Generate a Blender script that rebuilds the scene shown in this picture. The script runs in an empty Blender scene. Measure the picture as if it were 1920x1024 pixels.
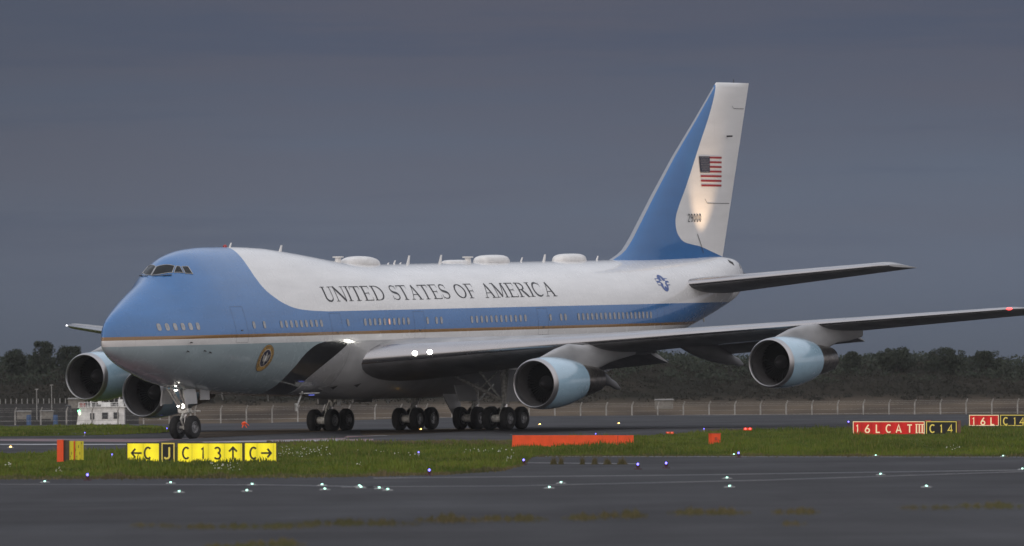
import bpy, math, random
import numpy as np
from mathutils import Matrix, Vector
random.seed(7); rng = np.random.default_rng(7)
S = bpy.context.scene
COL = S.collection
PI = math.pi
# ------------------------------------------------------------------ camera set-up (solved from the photograph)
FPX = 18109.0                       # focal length in pixels of a 1920 px wide picture
def basis(yaw, pit, roll):
    F = np.array([math.cos(pit)*math.cos(yaw), math.cos(pit)*math.sin(yaw), math.sin(pit)])
    R = np.cross(F, [0, 0, 1]); R /= np.linalg.norm(R); U = np.cross(R, F)
    return (R*math.cos(roll)+U*math.sin(roll), U*math.cos(roll)-R*math.sin(roll), F)
HOR, SL, HC = 735.0, 0.009, 2.2
Rw, Uw, Fw = basis(PI/2, math.atan((HOR-512)/FPX), -SL)
Cw = np.array([0, 0, HC])
Ra, Ua, Fa = basis(0.520250029, 0.00430559635, -0.0178419747)
Ca = np.array([-420.150908, -265.019332, 6.18297927])
ROT = np.outer(Rw, Ra)+np.outer(Uw, Ua)+np.outer(Fw, Fa)
PM = np.eye(4); PM[:3, :3] = ROT; PM[:3, 3] = Cw-ROT@Ca
PLANE_M = Matrix(PM.tolist())
YC = ([-60, -17, -12, 1, 19, 40, 80], [672, 672, 735, 800, 772, 716, 716])
def crest(x): return float(np.interp(x, *YC))
def gz(x, y):                       # height of the airfield ground
    a = -.105*min(max((y-430)/73.0, 0), 1)+.305*min(max((y-503)/21.0, 0), 1); b = .2*min(max((y-455)/37.0, 0), 1)
    f = min(max((x-1)/10.0, 0), 1); f = f*f*(3-2*f); z = a*(1-f)+b*f
    c = crest(x)
    if y > c: z -= 1.5*min((y-c)/60.0, 1)
    return z
def ray(u, v):
    return Fw+Rw*(u-960)/FPX+Uw*(512-v)/FPX
def gp(u, v):                       # ground point
    d = ray(u, v); lo, hi = 60.0, 700.0
    for _ in range(50):
        m = (lo+hi)/2; P = Cw+d*m
        if P[2] > gz(P[0], P[1]): lo = m
        else: hi = m
    P = Cw+d*lo; return Vector((P[0], P[1], gz(P[0], P[1])))
def wp(u, v, y):                    # world point at depth y
    d = ray(u, v); P = Cw+d*(y/d[1]); return Vector(P.tolist())
# ------------------------------------------------------------------ materials
def nodes(m):
    m.use_nodes = True; nt = m.node_tree
    return nt, nt.nodes, nt.links
def bsdf(nt): return next(n for n in nt.nodes if n.type == 'BSDF_PRINCIPLED')
def mat(name, col, rough=.5, metal=0., var=.12, scale=3., bump=0., coat=0., stretch=(1, 1, 1), spec=.5, col2=None, rvar=.08):
    m = bpy.data.materials.new(name); nt, N, L = nodes(m); b = bsdf(nt)
    b.inputs['Metallic'].default_value = metal
    b.inputs['Specular IOR Level'].default_value = spec
    b.inputs['Coat Weight'].default_value = coat; b.inputs['Coat Roughness'].default_value = .08
    tc = N.new('ShaderNodeTexCoord'); mp = N.new('ShaderNodeMapping'); mp.inputs['Scale'].default_value = stretch
    L.new(tc.outputs['Object'], mp.inputs[0])
    n = N.new('ShaderNodeTexNoise'); n.inputs['Scale'].default_value = scale; n.inputs['Detail'].default_value = 6
    L.new(mp.outputs[0], n.inputs[0])
    mx = N.new('ShaderNodeMix'); mx.data_type = 'RGBA'
    c2 = col2 or [c*(1-var*2) for c in col]
    mx.inputs[6].default_value = (*[min(1, c*(1+var)) for c in col], 1); mx.inputs[7].default_value = (*c2, 1)
    rp = N.new('ShaderNodeMapRange'); rp.inputs[1].default_value = .35; rp.inputs[2].default_value = .65
    L.new(n.outputs[0], rp.inputs[0]); L.new(rp.outputs[0], mx.inputs[0]); L.new(mx.outputs[2], b.inputs['Base Color'])
    rr = N.new('ShaderNodeMapRange'); rr.inputs[3].default_value = max(0.02, rough-rvar); rr.inputs[4].default_value = min(1, rough+rvar)
    L.new(n.outputs[0], rr.inputs[0]); L.new(rr.outputs[0], b.inputs['Roughness'])
    if bump:
        bp = N.new('ShaderNodeBump'); bp.inputs['Strength'].default_value = bump; bp.inputs['Distance'].default_value = .05
        n2 = N.new('ShaderNodeTexNoise'); n2.inputs['Scale'].default_value = scale*6; L.new(mp.outputs[0], n2.inputs[0])
        L.new(n2.outputs[0], bp.inputs['Height']); L.new(bp.outputs[0], b.inputs['Normal'])
    return m
def emis(name, col, st, base=(.1, .1, .1)):
    m = bpy.data.materials.new(name); nt, N, L = nodes(m); b = bsdf(nt)
    n = N.new('ShaderNodeTexNoise'); n.inputs['Scale'].default_value = 2.
    mr = N.new('ShaderNodeMapRange'); mr.inputs[3].default_value = st*.85; mr.inputs[4].default_value = st*1.1
    L.new(n.outputs[0], mr.inputs[0]); L.new(mr.outputs[0], b.inputs['Emission Strength'])
    b.inputs['Base Color'].default_value = (*base, 1); b.inputs['Emission Color'].default_value = (*col, 1)
    return m
WHITE = (.74, .73, .72); BLUE = (.028, .147, .385); TEAL = (.36, .445, .475); GOLD = (.24, .125, .035)
GREY = (.33, .33, .335)
class NT:                            # small helper for procedural paint masks
    def __init__(s, m):
        s.nt, s.N, s.L = nodes(m); s.b = bsdf(s.nt)
        tc = s.N.new('ShaderNodeTexCoord'); sp = s.N.new('ShaderNodeSeparateXYZ'); s.tc = tc
        s.L.new(tc.outputs['Object'], sp.inputs[0]); s.X, s.Y, s.Z = sp.outputs
    def m(s, op, a, b=None, c=None):
        n = s.N.new('ShaderNodeMath'); n.operation = op
        for i, v in enumerate((a, b, c)):
            if v is None: continue
            if isinstance(v, (int, float)): n.inputs[i].default_value = v
            else: s.L.new(v, n.inputs[i])
        return n.outputs[0]
    def lin(s, x, a, b): return s.m('MULTIPLY_ADD', x, b, a)         # a + b x
    def gt(s, a, b): return s.m('GREATER_THAN', a, b)
    def mul(s, a, b): return s.m('MULTIPLY', a, b)
    def curve(s, x, pts):            # piecewise linear function through pts
        x0, x1 = pts[0][0], pts[-1][0]; ys = [p[1] for p in pts]; y0, y1 = min(ys), max(ys)
        n = s.N.new('ShaderNodeFloatCurve'); c = n.mapping.curves[0]
        q = [((a-x0)/(x1-x0), (b-y0)/(y1-y0)) for a, b in pts]
        c.points[0].location = q[0]; c.points[1].location = q[-1]
        for a in q[1:-1]: c.points.new(*a)
        n.mapping.update()
        t = s.m('DIVIDE', s.m('SUBTRACT', x, x0), x1-x0); s.L.new(t, n.inputs['Value'])
        return s.m('MULTIPLY_ADD', n.outputs[0], y1-y0, y0)
    def mix(s, f, a, b):
        n = s.N.new('ShaderNodeMix'); n.data_type = 'RGBA'
        for i, v in ((0, f), (6, a), (7, b)):
            if isinstance(v, tuple): n.inputs[i].default_value = (*v, 1)
            elif isinstance(v, (int, float)): n.inputs[i].default_value = v
            else: s.L.new(v, n.inputs[i])
        return n.outputs[2]
    def fmix(s, f, a, b):
        n = s.N.new('ShaderNodeMix')
        for i, v in ((0, f), (2, a), (3, b)):
            if isinstance(v, (int, float)): n.inputs[i].default_value = v
            else: s.L.new(v, n.inputs[i])
        return n.outputs[0]
    def noise(s, scale, stretch=(1, 1, 1), detail=5):
        mp = s.N.new('ShaderNodeMapping'); mp.inputs['Scale'].default_value = stretch
        n = s.N.new('ShaderNodeTexNoise'); n.inputs['Scale'].default_value = scale; n.inputs['Detail'].default_value = detail
        s.L.new(s.tc.outputs['Object'], mp.inputs[0]); s.L.new(mp.outputs[0], n.inputs[0]); return n.outputs[0]
    def rng(s, v, a, b, c, d):
        n = s.N.new('ShaderNodeMapRange')
        for i, q in ((1, a), (2, b), (3, c), (4, d)): n.inputs[i].default_value = q
        s.L.new(v, n.inputs[0]); return n.outputs[0]
def dirt(t, col, lo=.9, hi=1.03):    # faint streaks and panel seams
    n = t.rng(t.noise(1.1, (.35, 1, 1.6)), .3, .7, lo, hi)
    px = t.m('ABSOLUTE', t.m('SUBTRACT', t.m('FRACT', t.m('DIVIDE', t.X, 3.05)), .5)); sx_ = t.m('LESS_THAN', px, .0035)
    v = t.m('MULTIPLY', n, t.fmix(sx_, 1.0, .86))
    mx = t.N.new('ShaderNodeMix'); mx.data_type = 'RGBA'; mx.blend_type = 'MULTIPLY'; mx.inputs[0].default_value = 1
    t.L.new(col, mx.inputs[6]); cb = t.N.new('ShaderNodeCombineColor')
    for i in range(3): t.L.new(v, cb.inputs[i])
    t.L.new(cb.outputs[0], mx.inputs[7]); return mx.outputs[2]
def fuselage_paint():
    m = bpy.data.materials.new('fuselage_livery'); t = NT(m); X, Z = t.X, t.Z
    xb = t.curve(Z, [(6.3, 24), (6.50, 18.6), (6.54, 17.2), (6.6, 15.7), (6.71, 14.55), (6.93, 13.62), (7.33, 12.72), (7.76, 12.12), (8.27, 11.82), (8.84, 11.75), (9.49, 11.85), (9.9, 12.0), (10.3, 12.2)])
    above = t.mul(t.gt(Z, t.lin(X, 6.47, .0033)), t.gt(X, xb))
    gold = t.gt(Z, t.lin(X, 5.205, .0040)); blue = t.gt(Z, t.lin(X, 5.385, .0036)); strip = t.gt(Z, t.lin(X, 4.885, .0035))
    b1 = t.gt(X, t.curve(Z, [(1.5, 14.1), (2.3, 14.15), (2.84, 14.22), (3.2, 14.3), (3.67, 14.58), (4.19, 14.98), (4.52, 15.46), (4.78, 16.05), (4.93, 16.8), (5.2, 18)]))
    b2 = t.gt(X, t.curve(Z, [(1.5, 16.9), (2.3, 16.75), (2.89, 16.6), (3.33, 16.94), (3.75, 17.51), (4.18, 18.23), (4.62, 19.0), (4.94, 19.6), (5.2, 20.2)]))
    low = t.mix(b2, t.mix(b1, TEAL, (.30, .305, .31)), (.42, .42, .425))
    c = t.mix(strip, low, WHITE); c = t.mix(gold, c, GOLD); c = t.mix(blue, c, BLUE); c = t.mix(above, c, WHITE)
    t.L.new(dirt(t, c), t.b.inputs['Base Color'])
    band = t.mul(t.mul(b1, t.m('SUBTRACT', 1, b2)), t.m('SUBTRACT', 1, strip))
    t.L.new(t.mul(band, .97), t.b.inputs['Metallic'])
    t.L.new(t.fmix(band, t.rng(t.noise(2.), .3, .7, .2, .3), .14), t.b.inputs['Roughness'])
    t.b.inputs['Coat Weight'].default_value = .8; t.b.inputs['Coat Roughness'].default_value = .06
    return m
def fin_paint():
    m = bpy.data.materials.new('fin_livery'); t = NT(m)
    xf = t.curve(t.Z, [(8.9, 69), (9.4, 66.2), (9.62, 65.0), (9.89, 63.5), (10.02, 62.2), (10.2, 61.2), (10.42, 60.8), (10.7, 60.5), (11.23, 60.36), (11.6, 60.45), (11.99, 60.7), (13.37, 61.86), (15.46, 63.48), (17.68, 65.26), (19.4, 66.4)])
    c = t.mix(t.gt(t.X, xf), BLUE, WHITE)
    t.L.new(dirt(t, c, .93), t.b.inputs['Base Color']); t.b.inputs['Roughness'].default_value = .28; t.b.inputs['Coat Weight'].default_value = .3
    return m
M = {}
M['fus'] = fuselage_paint(); M['fin'] = fin_paint()
M['white'] = mat('white_paint', WHITE, .3, var=.05); M['blue'] = mat('blue_paint', BLUE, .3, var=.05)
M['teal'] = mat('pale_blue_paint', (.34, .50, .61),   .25, var=.03, coat=.9, stretch=(.5, 1, 1))
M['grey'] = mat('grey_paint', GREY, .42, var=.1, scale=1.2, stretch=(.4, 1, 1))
M['greylow'] = mat('grey_shaded_underside', (.14, .14, .145), .45, var=.15, scale=1.2, stretch=(.3, 1, 1))  # darker copy of the grey, underside shade put into the colour
M['greyfair'] = mat('fairing_paint', (.42, .42, .425), .32, var=.06, scale=1., coat=.2)
M['alu'] = mat('bare_aluminium', (.44, .43, .44), .27, 1., var=.02, scale=.6, rvar=.02)
M['lip'] = mat('inlet_lip_metal', (.46, .45, .455), .42, 1., var=.01, rvar=.01)
M['duct'] = mat('inlet_duct', (.085, .08, .08), .5, .0, var=.05)
M['fan'] = mat('fan_metal', (.007, .007, .008), .5, .0)
M['core'] = mat('core_cowl_metal', (.34, .31, .28), .3, 1., var=.2, scale=4)
M['soot'] = mat('sooty_metal', (.05, .045, .04), .6, .5)
M['strut'] = mat('gear_paint', (.58, .58, .55), .4, var=.2, scale=8)
M['chrome'] = mat('chrome_piston', (.7, .7, .7), .15, 1.)
M['tyre'] = mat('tyre_rubber', (.011, .011, .012), .75, var=.2, scale=9)
M['rim'] = mat('wheel_rim', (.3, .3, .31), .4, .6, var=.2)
M['glass'] = mat('cockpit_glass', (.006, .008, .009), .12, var=.05, spec=.3)
M['frame'] = mat('window_frame_metal', (.36, .37, .38), .35, .4)
M['wframe'] = mat('cabin_window_frame', (.40, .36, .30), .4, .3, var=.1)
M['wpane'] = mat('cabin_window_blind', (.34, .36, .40), .2, var=.15, scale=9)
M['ink'] = mat('black_lettering', (.018, .018, .022), .4, var=.1)
M['red'] = mat('flag_red', (.30, .01, .016), .4, var=.05); M['navy'] = mat('flag_navy', (.008, .01, .035), .4, var=.05)
M['seam'] = mat('dark_seam', (.05, .05, .055), .5)
M['goldp'] = mat('seal_gold', (.55, .34, .10), .4, var=.1, scale=6)
M['orange'] = mat('orange_paint', (.88, .085, .012), .5, var=.05, scale=3)
M['postm'] = mat('galvanised_post', (.34, .34, .33), .5, .2, var=.15)
M['black'] = mat('black_metal', (.02, .02, .02), .5)
M['conc'] = mat('concrete', (.3, .29, .27), .8, var=.15, scale=3, bump=.2)
M['conc2'] = mat('pale_concrete', (.33, .32, .3), .8, var=.15, scale=3)
M['boat'] = mat('boat_white_paint', (.74, .74, .72), .4, var=.12, scale=2)
M['bwin'] = mat('boat_window', (.05, .055, .06), .15)
M['bluebin'] = mat('blue_plastic', (.04, .09, .2), .5)
M['land'] = emis('landing_lamp', (1, .97, .86), 40); M['taxi'] = emis('taxi_lamp', (1, .97, .88), 9)
M['redl'] = emis('red_lamp', (1, .06, .06), 4); M['bluel'] = emis('blue_lamp', (.16, .13, 1), 6)
M['greenl'] = emis('green_white_lamp', (.5, 1, .8), 4); M['whitel'] = emis('white_lamp', (.95, .95, 1), 9)
M['amberl'] = emis('amber_lamp', (1, .55, .12), 9); M['navg'] = emis('green_nav_lamp', (.2, 1, .45), 4)
# ------------------------------------------------------------------ mesh helpers
class MB:
    def __init__(s): s.v = []; s.f = []; s.m = []
    def add(s, V, F, mi=0):
        o = len(s.v); s.v += [tuple(map(float, p)) for p in V]; s.f += [tuple(i+o for i in f) for f in F]; s.m += [mi]*len(F); return s
    def box(s, c, d, mi=0, rot=None):
        V = [Vector(((i & 1)-.5, ((i >> 1) & 1)-.5, ((i >> 2) & 1)-.5)) for i in range(8)]
        V = [Vector((a.x*d[0], a.y*d[1], a.z*d[2])) for a in V]
        if rot is not None: V = [rot@a for a in V]
        V = [a+Vector(c) for a in V]
        return s.add(V, [(0, 2, 3, 1), (4, 5, 7, 6), (0, 1, 5, 4), (2, 6, 7, 3), (0, 4, 6, 2), (1, 3, 7, 5)], mi)
    def tube(s, a, b, r0, r1=None, n=14, mi=0, cap=True):
        a = Vector(a); b = Vector(b); r1 = r0 if r1 is None else r1; d = (b-a).normalized()
        x = d.orthogonal().normalized(); y = d.cross(x); V = []
        for p, r in ((a, r0), (b, r1)):
            for i in range(n): t = 2*PI*i/n; V.append(p+(x*math.cos(t)+y*math.sin(t))*r)
        F = [(i, (i+1) % n, n+(i+1) % n, n+i) for i in range(n)]
        if cap: F += [tuple(range(n-1, -1, -1)), tuple(range(n, 2*n))]
        return s.add(V, F, mi)
    def lathe(s, prof, org, ax, n=32, mi=0, cap0=False, cap1=False):   # prof = [(t, r)]
        d = Vector(ax).normalized(); x = d.orthogonal().normalized(); y = d.cross(x); V = []; o = Vector(org)
        for t, r in prof:
            for i in range(n): a = 2*PI*i/n; V.append(o+d*t+(x*math.cos(a)+y*math.sin(a))*r)
        F = []
        for k in range(len(prof)-1):
            for i in range(n): F.append((k*n+i, k*n+(i+1) % n, (k+1)*n+(i+1) % n, (k+1)*n+i))
        if cap0: F.append(tuple(range(n-1, -1, -1)))
        if cap1: F.append(tuple(range((len(prof)-1)*n, len(prof)*n)))
        return s.add(V, F, mi)
    def loft(s, st, ax=0, p=2.5, n=20, mi=0):    # st = [(x, yc, zlo, zhi, hw)] rounded sections along X
        V = []
        for x, yc, z0, z1, hw in st:
            zc = (z0+z1)/2; hz = (z1-z0)/2
            for i in range(n):
                t = 2*PI*i/n; c = math.cos(t); q = math.sin(t)
                V.append((x, yc+hw*math.copysign(abs(c)**(2/p), c), zc+hz*math.copysign(abs(q)**(2/p), q)))
        F = []
        for k in range(len(st)-1):
            for i in range(n): F.append((k*n+i, k*n+(i+1) % n, (k+1)*n+(i+1) % n, (k+1)*n+i))
        F += [tuple(range(n-1, -1, -1)), tuple(range((len(st)-1)*n, len(st)*n))]
        return s.add(V, F, mi)
    def ball(s, c, r, mi=0, n=14, h=8, hemi=False):
        rx, ry, rz = (r, r, r) if isinstance(r, (int, float)) else r; V = []; F = []
        for j in range(h+1):
            a = (PI/2 if hemi else PI)*j/h
            for i in range(n): b = 2*PI*i/n; V.append((c[0]+rx*math.sin(a)*math.cos(b), c[1]+ry*math.sin(a)*math.sin(b), c[2]+rz*math.cos(a)))
        for j in range(h):
            for i in range(n): F.append((j*n+i, (j+1)*n+i, (j+1)*n+(i+1) % n, j*n+(i+1) % n))
        return s.add(V, F, mi)
    def build(s, name, mats, parent=None, smooth=False, sharp=35, **kw):
        me = bpy.data.meshes.new(name); me.from_pydata(s.v, [], s.f)
        for m in (mats if isinstance(mats, (list, tuple)) else [mats]): me.materials.append(m)
        me.polygons.foreach_set('material_index', s.m)
        if smooth:
            me.polygons.foreach_set('use_smooth', [True]*len(s.f)); me.set_sharp_from_angle(angle=math.radians(sharp))
        me.validate(clean_customdata=False); me.update()
        o = bpy.data.objects.new(name, me); COL.objects.link(o)
        if parent: o.parent = parent
        return tag(o, **kw)
def tag(o, label=None, cat=None, group=None, kind=None):
    if label: o['label'] = label
    if cat: o['category'] = cat
    if group: o['group'] = group
    if kind: o['kind'] = kind
    return o
def empty(name, loc, label, cat, group=None, rz=0):
    o = bpy.data.objects.new(name, None); COL.objects.link(o); o.location = loc; o.rotation_euler = (0, 0, rz); o.empty_display_size = .2
    return tag(o, label, cat, group)
def kids(o): return [c for c in bpy.data.objects if c.parent == o]
def copy_tree(o, parent=None):
    c = o.copy(); COL.objects.link(c)
    if parent: c.parent = parent
    for ch in kids(o): copy_tree(ch, c)
    return c
# ------------------------------------------------------------------ lettering (strokes -> ribbons)
def arc(cx, cy, rx, ry, a0, a1, n=14):
    return [(cx+rx*math.cos(math.radians(a0+(a1-a0)*i/n)), cy+ry*math.sin(math.radians(a0+(a1-a0)*i/n))) for i in range(n+1)]
def ribbon(mb, pts, w, f, mi=0, sub=.2, closed=False):
    P = [Vector(p) for p in pts]; W = w if isinstance(w, list) else [w]*len(P)
    Q = [P[0]]; V = [W[0]]
    for a, b, wa, wb in zip(P, P[1:], W, W[1:]):
        k = max(1, int((b-a).length/sub))
        for i in range(1, k+1): Q.append(a.lerp(b, i/k)); V.append(wa+(wb-wa)*i/k)
    out = []
    for i, q in enumerate(Q):
        d0 = (q-Q[i-1]) if i else (Q[1]-q); d1 = (Q[i+1]-q) if i < len(Q)-1 else d0
        if closed and i == 0: d0 = q-Q[-2] if (Q[0]-Q[-1]).length < 1e-6 else q-Q[-1]
        if closed and i == len(Q)-1: d1 = Q[1]-q
        n0 = Vector((-d0.y, d0.x)).normalized(); n1 = Vector((-d1.y, d1.x)).normalized(); n = n0+n1
        if n.length < 1e-4: n = n0
        n.normalize(); k = min(1.6, 1/max(.4, n.dot(n0))); h = V[i]/2*k
        out += [f(*(q+n*h)), f(*(q-n*h))]
    mb.add(out, [(2*i, 2*i+1, 2*i+3, 2*i+2) for i in range(len(Q)-1)], mi)
SANS = {
 'C': (.62, [arc(.34, .5, .3, .45, 48, 312, 20)]), 'J': (.5, [[(.42, .97), (.42, .3)]+arc(.22, .27, .2, .22, 0, -150, 10)]),
 '1': (.3, [[(.0, .78), (.14, .92), (.14, .03)]]), '3': (.55, [arc(.25, .72, .22, .23, 150, -80, 12), arc(.25, .27, .25, .24, 80, -150, 12)]),
 '6': (.55, [[(.42, .95), (.3, .8), (.12, .52), (.03, .32)], arc(.27, .28, .24, .24, 0, 360, 20)]),
 'L': (.5, [[(.07, .97), (.07, .05), (.48, .05)]]), 'A': (.62, [[(.02, .02), (.31, .95), (.6, .02)], [(.13, .3), (.49, .3)]]),
 'T': (.56, [[(0, .93), (.56, .93)], [(.28, .93), (.28, .02)]]), 'I': (.16, [[(.08, .98), (.08, .02)]]),
 '4': (.56, [[(.42, .02), (.42, .95), (.03, .3), (.56, .3)]]), '2': (.5, [arc(.25, .72, .22, .23, 165, -35, 12)+[(.04, .05), (.5, .05)]]),
 '9': (.5, [arc(.25, .71, .22, .24, 0, 360, 20), [(.47, .7), (.45, .3), (.33, .08), (.1, .08)]]),
 '0': (.5, [arc(.25, .5, .21, .44, 0, 360, 24)]),
 '<': (.9, [[(.02, .5), (.9, .5)], [(.34, .85), (.02, .5), (.34, .15)]]), '>': (.9, [[(0, .5), (.88, .5)], [(.56, .85), (.88, .5), (.56, .15)]]),
 '^': (.7, [[(.35, .02), (.35, .96)], [(.02, .62), (.35, .96), (.68, .62)]]), 'X': (.3, [])}
def glyph(mb, ch, x, y, h, f, w=.12, sx=1., mi=0, lift=[0]):
    for st in SANS[ch][1]:
        lift[0] += 1; L = lift[0] % 7
        ribbon(mb, [(x+a*h*sx, y+b*h) for a, b in st], w*h, lambda p, q, L=L: f(p, q, L*.0008), mi)
# serif capitals: strokes as (points, widths)
TK, TN = .165, .06
def ser(x, y, w=.26): return ([(x-w/2, y), (x+w/2, y)], .04)
def vw(n, a, b): return [a+(b-a)*math.sin(PI*i/n) for i in range(n+1)]
SERIF = {
 'U': (.84, [([(.16, .98), (.16, .3)], TK), (arc(.41, .3, .25, .27, 180, 360, 12), [TK*(1-i/12)+TN*i/12 for i in range(13)]), ([(.66, .3), (.66, .98)], TN), ser(.16, .98, .32), ser(.66, .98)]),
 'N': (.9, [([(.14, .02), (.14, .98)], TN), ([(.12, .98), (.74, .02)], TK), ([(.74, .02), (.74, .98)], TN), ser(.14, .02), ser(.74, .98), ser(.08, .98, .2)]),
 'I': (.4, [([(.19, .02), (.19, .98)], TK), ser(.19, .02, .32), ser(.19, .98, .32)]),
 'T': (.8, [([(.38, .02), (.38, .96)], TK), ([(.03, .96), (.73, .96)], .055), ser(.38, .02, .32), ([(.04, .98), (.04, .76)], [.05, .02]), ([(.72, .98), (.72, .76)], [.05, .02])]),
 'E': (.76, [([(.18, .02), (.18, .98)], TK), ([(.04, .97), (.64, .97)], .05), ([(.04, .03), (.67, .03)], .05), ([(.2, .51), (.5, .51)], .045), ([(.63, .98), (.63, .76)], [.05, .02]), ([(.67, .02), (.67, .25)], [.05, .02]), ([(.5, .62), (.5, .4)], .03)]),
 'F': (.72, [([(.18, .02), (.18, .98)], TK), ([(.04, .97), (.62, .97)], .05), ser(.18, .02, .32), ([(.2, .5), (.5, .5)], .045), ([(.61, .98), (.61, .75)], [.05, .02]), ([(.5, .61), (.5, .39)], .03)]),
 'D': (.9, [([(.18, .02), (.18, .98)], TK), ([(.04, .97), (.4, .97)]+arc(.4, .5, .4, .46, 85, -85, 16)+[(.4, .03), (.04, .03)], [.05, .05]+vw(16, .05, .15)+[.05, .05])]),
 'S': (.64, [(arc(.3, .74, .22, .23, 35, 235, 14)+arc(.31, .26, .25, .23, 62, -150, 14), vw(14, .05, .08)[:10]+[.1, .12, .13, .14, .145]+[.15, .145, .14, .13, .12, .11, .1, .09, .08, .07, .06, .05, .05, .05, .05]), ([(.5, .98), (.5, .72)], [.03, .05]), ([(.06, .02), (.06, .3)], [.03, .05])]),
 'A': (.86, [([(.12, .02), (.42, .98)], TN), ([(.4, .98), (.7, .02)], TK), ([(.2, .34), (.58, .34)], .045), ser(.12, .02), ser(.7, .02, .32)]),
 'O': (.94, [(arc(.43, .5, .36, .45, 90, 450, 32), [.05+.1*abs(math.sin(2*PI*i/32)) for i in range(33)])]),
 'M': (1.06, [([(.15, .02), (.17, .98)], TN), ([(.16, .98), (.48, .06)], TK), ([(.5, .06), (.8, .98)], TN), ([(.82, .98), (.84, .02)], TK), ser(.15, .02), ser(.84, .02, .32), ser(.1, .98, .2), ser(.88, .98, .2)]),
 'R': (.86, [([(.18, .02), (.18, .98)], TK), ([(.04, .97), (.36, .97)]+arc(.36, .74, .24, .225, 85, -85, 12)+[(.2, .52)], [.05, .05]+vw(12, .05, .13)+[.05]), ([(.38, .5), (.72, .02)], TK), ser(.18, .02, .32), ser(.76, .02, .18)]),
 'C': (.84, [(arc(.42, .5, .34, .46, 48, 312, 24), [.05+.1*math.sin(PI*i/24) for i in range(25)]), ([(.68, .97), (.68, .7)], [.03, .05])]),
 'P': (.7, [([(.18, .02), (.18, .98)], TK), ([(.04, .97), (.36, .97)]+arc(.36, .72, .24, .24, 85, -85, 12)+[(.2, .48)], .07)]),
 'H': (.8, [([(.15, .02), (.15, .98)], TK), ([(.65, .02), (.65, .98)], TK), ([(.15, .5), (.65, .5)], .05)]),
 'L': (.66, [([(.18, .02), (.18, .98)], TK), ([(.04, .03), (.58, .03)], .06)])}
def serif_word(mb, word, x0, x1, y, h, f, mi=0):
    adv = [SERIF[c][0] for c in word]; k = (x1-x0)/(sum(adv)-.06); x = x0; n = 0
    for c, a in zip(word, adv):
        for pts, w in SERIF[c][1]:
            n += 1; L = n % 9
            ribbon(mb, [(x+px*k, y(x)+py*h) for px, py in pts], [q*h for q in w] if isinstance(w, list) else w*h, lambda p, q, L=L: f(p, q, L*.0008), mi, sub=.12)
        x += a*k
# ------------------------------------------------------------------ fuselage surface
def pchip(xs, ys):
    xs = np.array(xs, float); ys = np.array(ys, float); h = np.diff(xs); d = np.diff(ys)/h; m = np.zeros(len(xs))
    for i in range(1, len(xs)-1):
        if d[i-1]*d[i] > 0:
            w1 = 2*h[i]+h[i-1]; w2 = h[i]+2*h[i-1]; m[i] = (w1+w2)/(w1/d[i-1]+w2/d[i])
    m[0] = d[0]; m[-1] = d[-1]
    def f(x):
        x = np.clip(np.asarray(x, float), xs[0], xs[-1]); i = np.clip(np.searchsorted(xs, x, side='right')-1, 0, len(xs)-2); t = (x-xs[i])/h[i]
        return ys[i]*(2*t**3-3*t**2+1)+m[i]*h[i]*(t**3-2*t**2+t)+ys[i+1]*(-2*t**3+3*t**2)+m[i+1]*h[i]*(t**3-t**2)
    return f
rt = np.sqrt
fT = pchip(rt([0, .1, .4, 1, 2, 3.4, 4.8, 5.35, 6.3, 8, 10, 12.5, 15.3, 17.8, 20.2, 22.2, 24, 27, 36, 54, 62.6, 66, 67.6, 68.4, 68.9]),
 [5.15, 5.676, 6.123, 6.552, 7.067, 7.787, 8.54, 9.0, 9.52, 9.867, 9.99, 10.0, 9.93, 9.74, 9.5, 9.28, 9.12, 9.02, 9.07, 9.16, 9.25, 9.3, 9.2, 9.0, 8.5])
fB = pchip(rt([0, .1, .4, 1, 2, 4, 6, 8, 10.5, 15, 27, 45, 48, 52, 57, 61.2, 63.8, 66, 67.8, 68.5, 68.9]),
 [5.15, 4.885, 4.579, 4.3, 3.9, 3.33, 2.83, 2.56, 2.33, 2.12, 1.95, 1.9, 2.1, 2.95, 4.25, 5.2, 5.8, 6.35, 6.85, 7.2, 7.8])
fW = pchip(rt([0, .1, .4, 1, 2, 4, 6, 8, 11, 48, 53, 57, 61, 64, 66.5, 68, 68.6, 68.9]),
 [0, .13, .36, .74, 1.3, 2.2, 2.78, 3.15, 3.25, 3.25, 3.0, 2.6, 2.08, 1.55, 1.0, .58, .38, .2])
fC = pchip(rt([0, 3, 8, 46, 52, 58, 63, 67, 68.9]), [5.15, 5.3, 5.5, 5.5, 5.75, 6.5, 7.3, 7.85, 8.2])
fK = pchip(rt([0, 2, 5, 9, 14, 18, 21, 24, 70]), [0, .106, .28, .27, .27, .2, .1, 0, 0])
def sec(X):
    q = rt(X); return fT(q), fB(q), fW(q), fC(q), fK(q)
def ysurf(X, z):
    T, Bt, W, C, K = sec(X); s = (z-C)/(T-C) if z > C else (z-C)/(C-Bt); s = max(-.995, min(.995, float(s)))
    return float(W*math.sqrt(1-s*s)*(1-K*max(0, s)))
def skin(X, z, lift=.012, side=-1):
    e = .02; y = ysurf(X, z); dz = (ysurf(X, z+e)-ysurf(X, z-e))/(2*e); dx = (ysurf(X+e, z)-ysurf(X-e, z))/(2*e)
    n = Vector((-dx, 1, -dz)).normalized(); p = Vector((X, y, z))+n*lift
    return Vector((p.x, p.y*(-side)*-1, p.z)) if side > 0 else Vector((p.x, -p.y, p.z))
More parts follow.
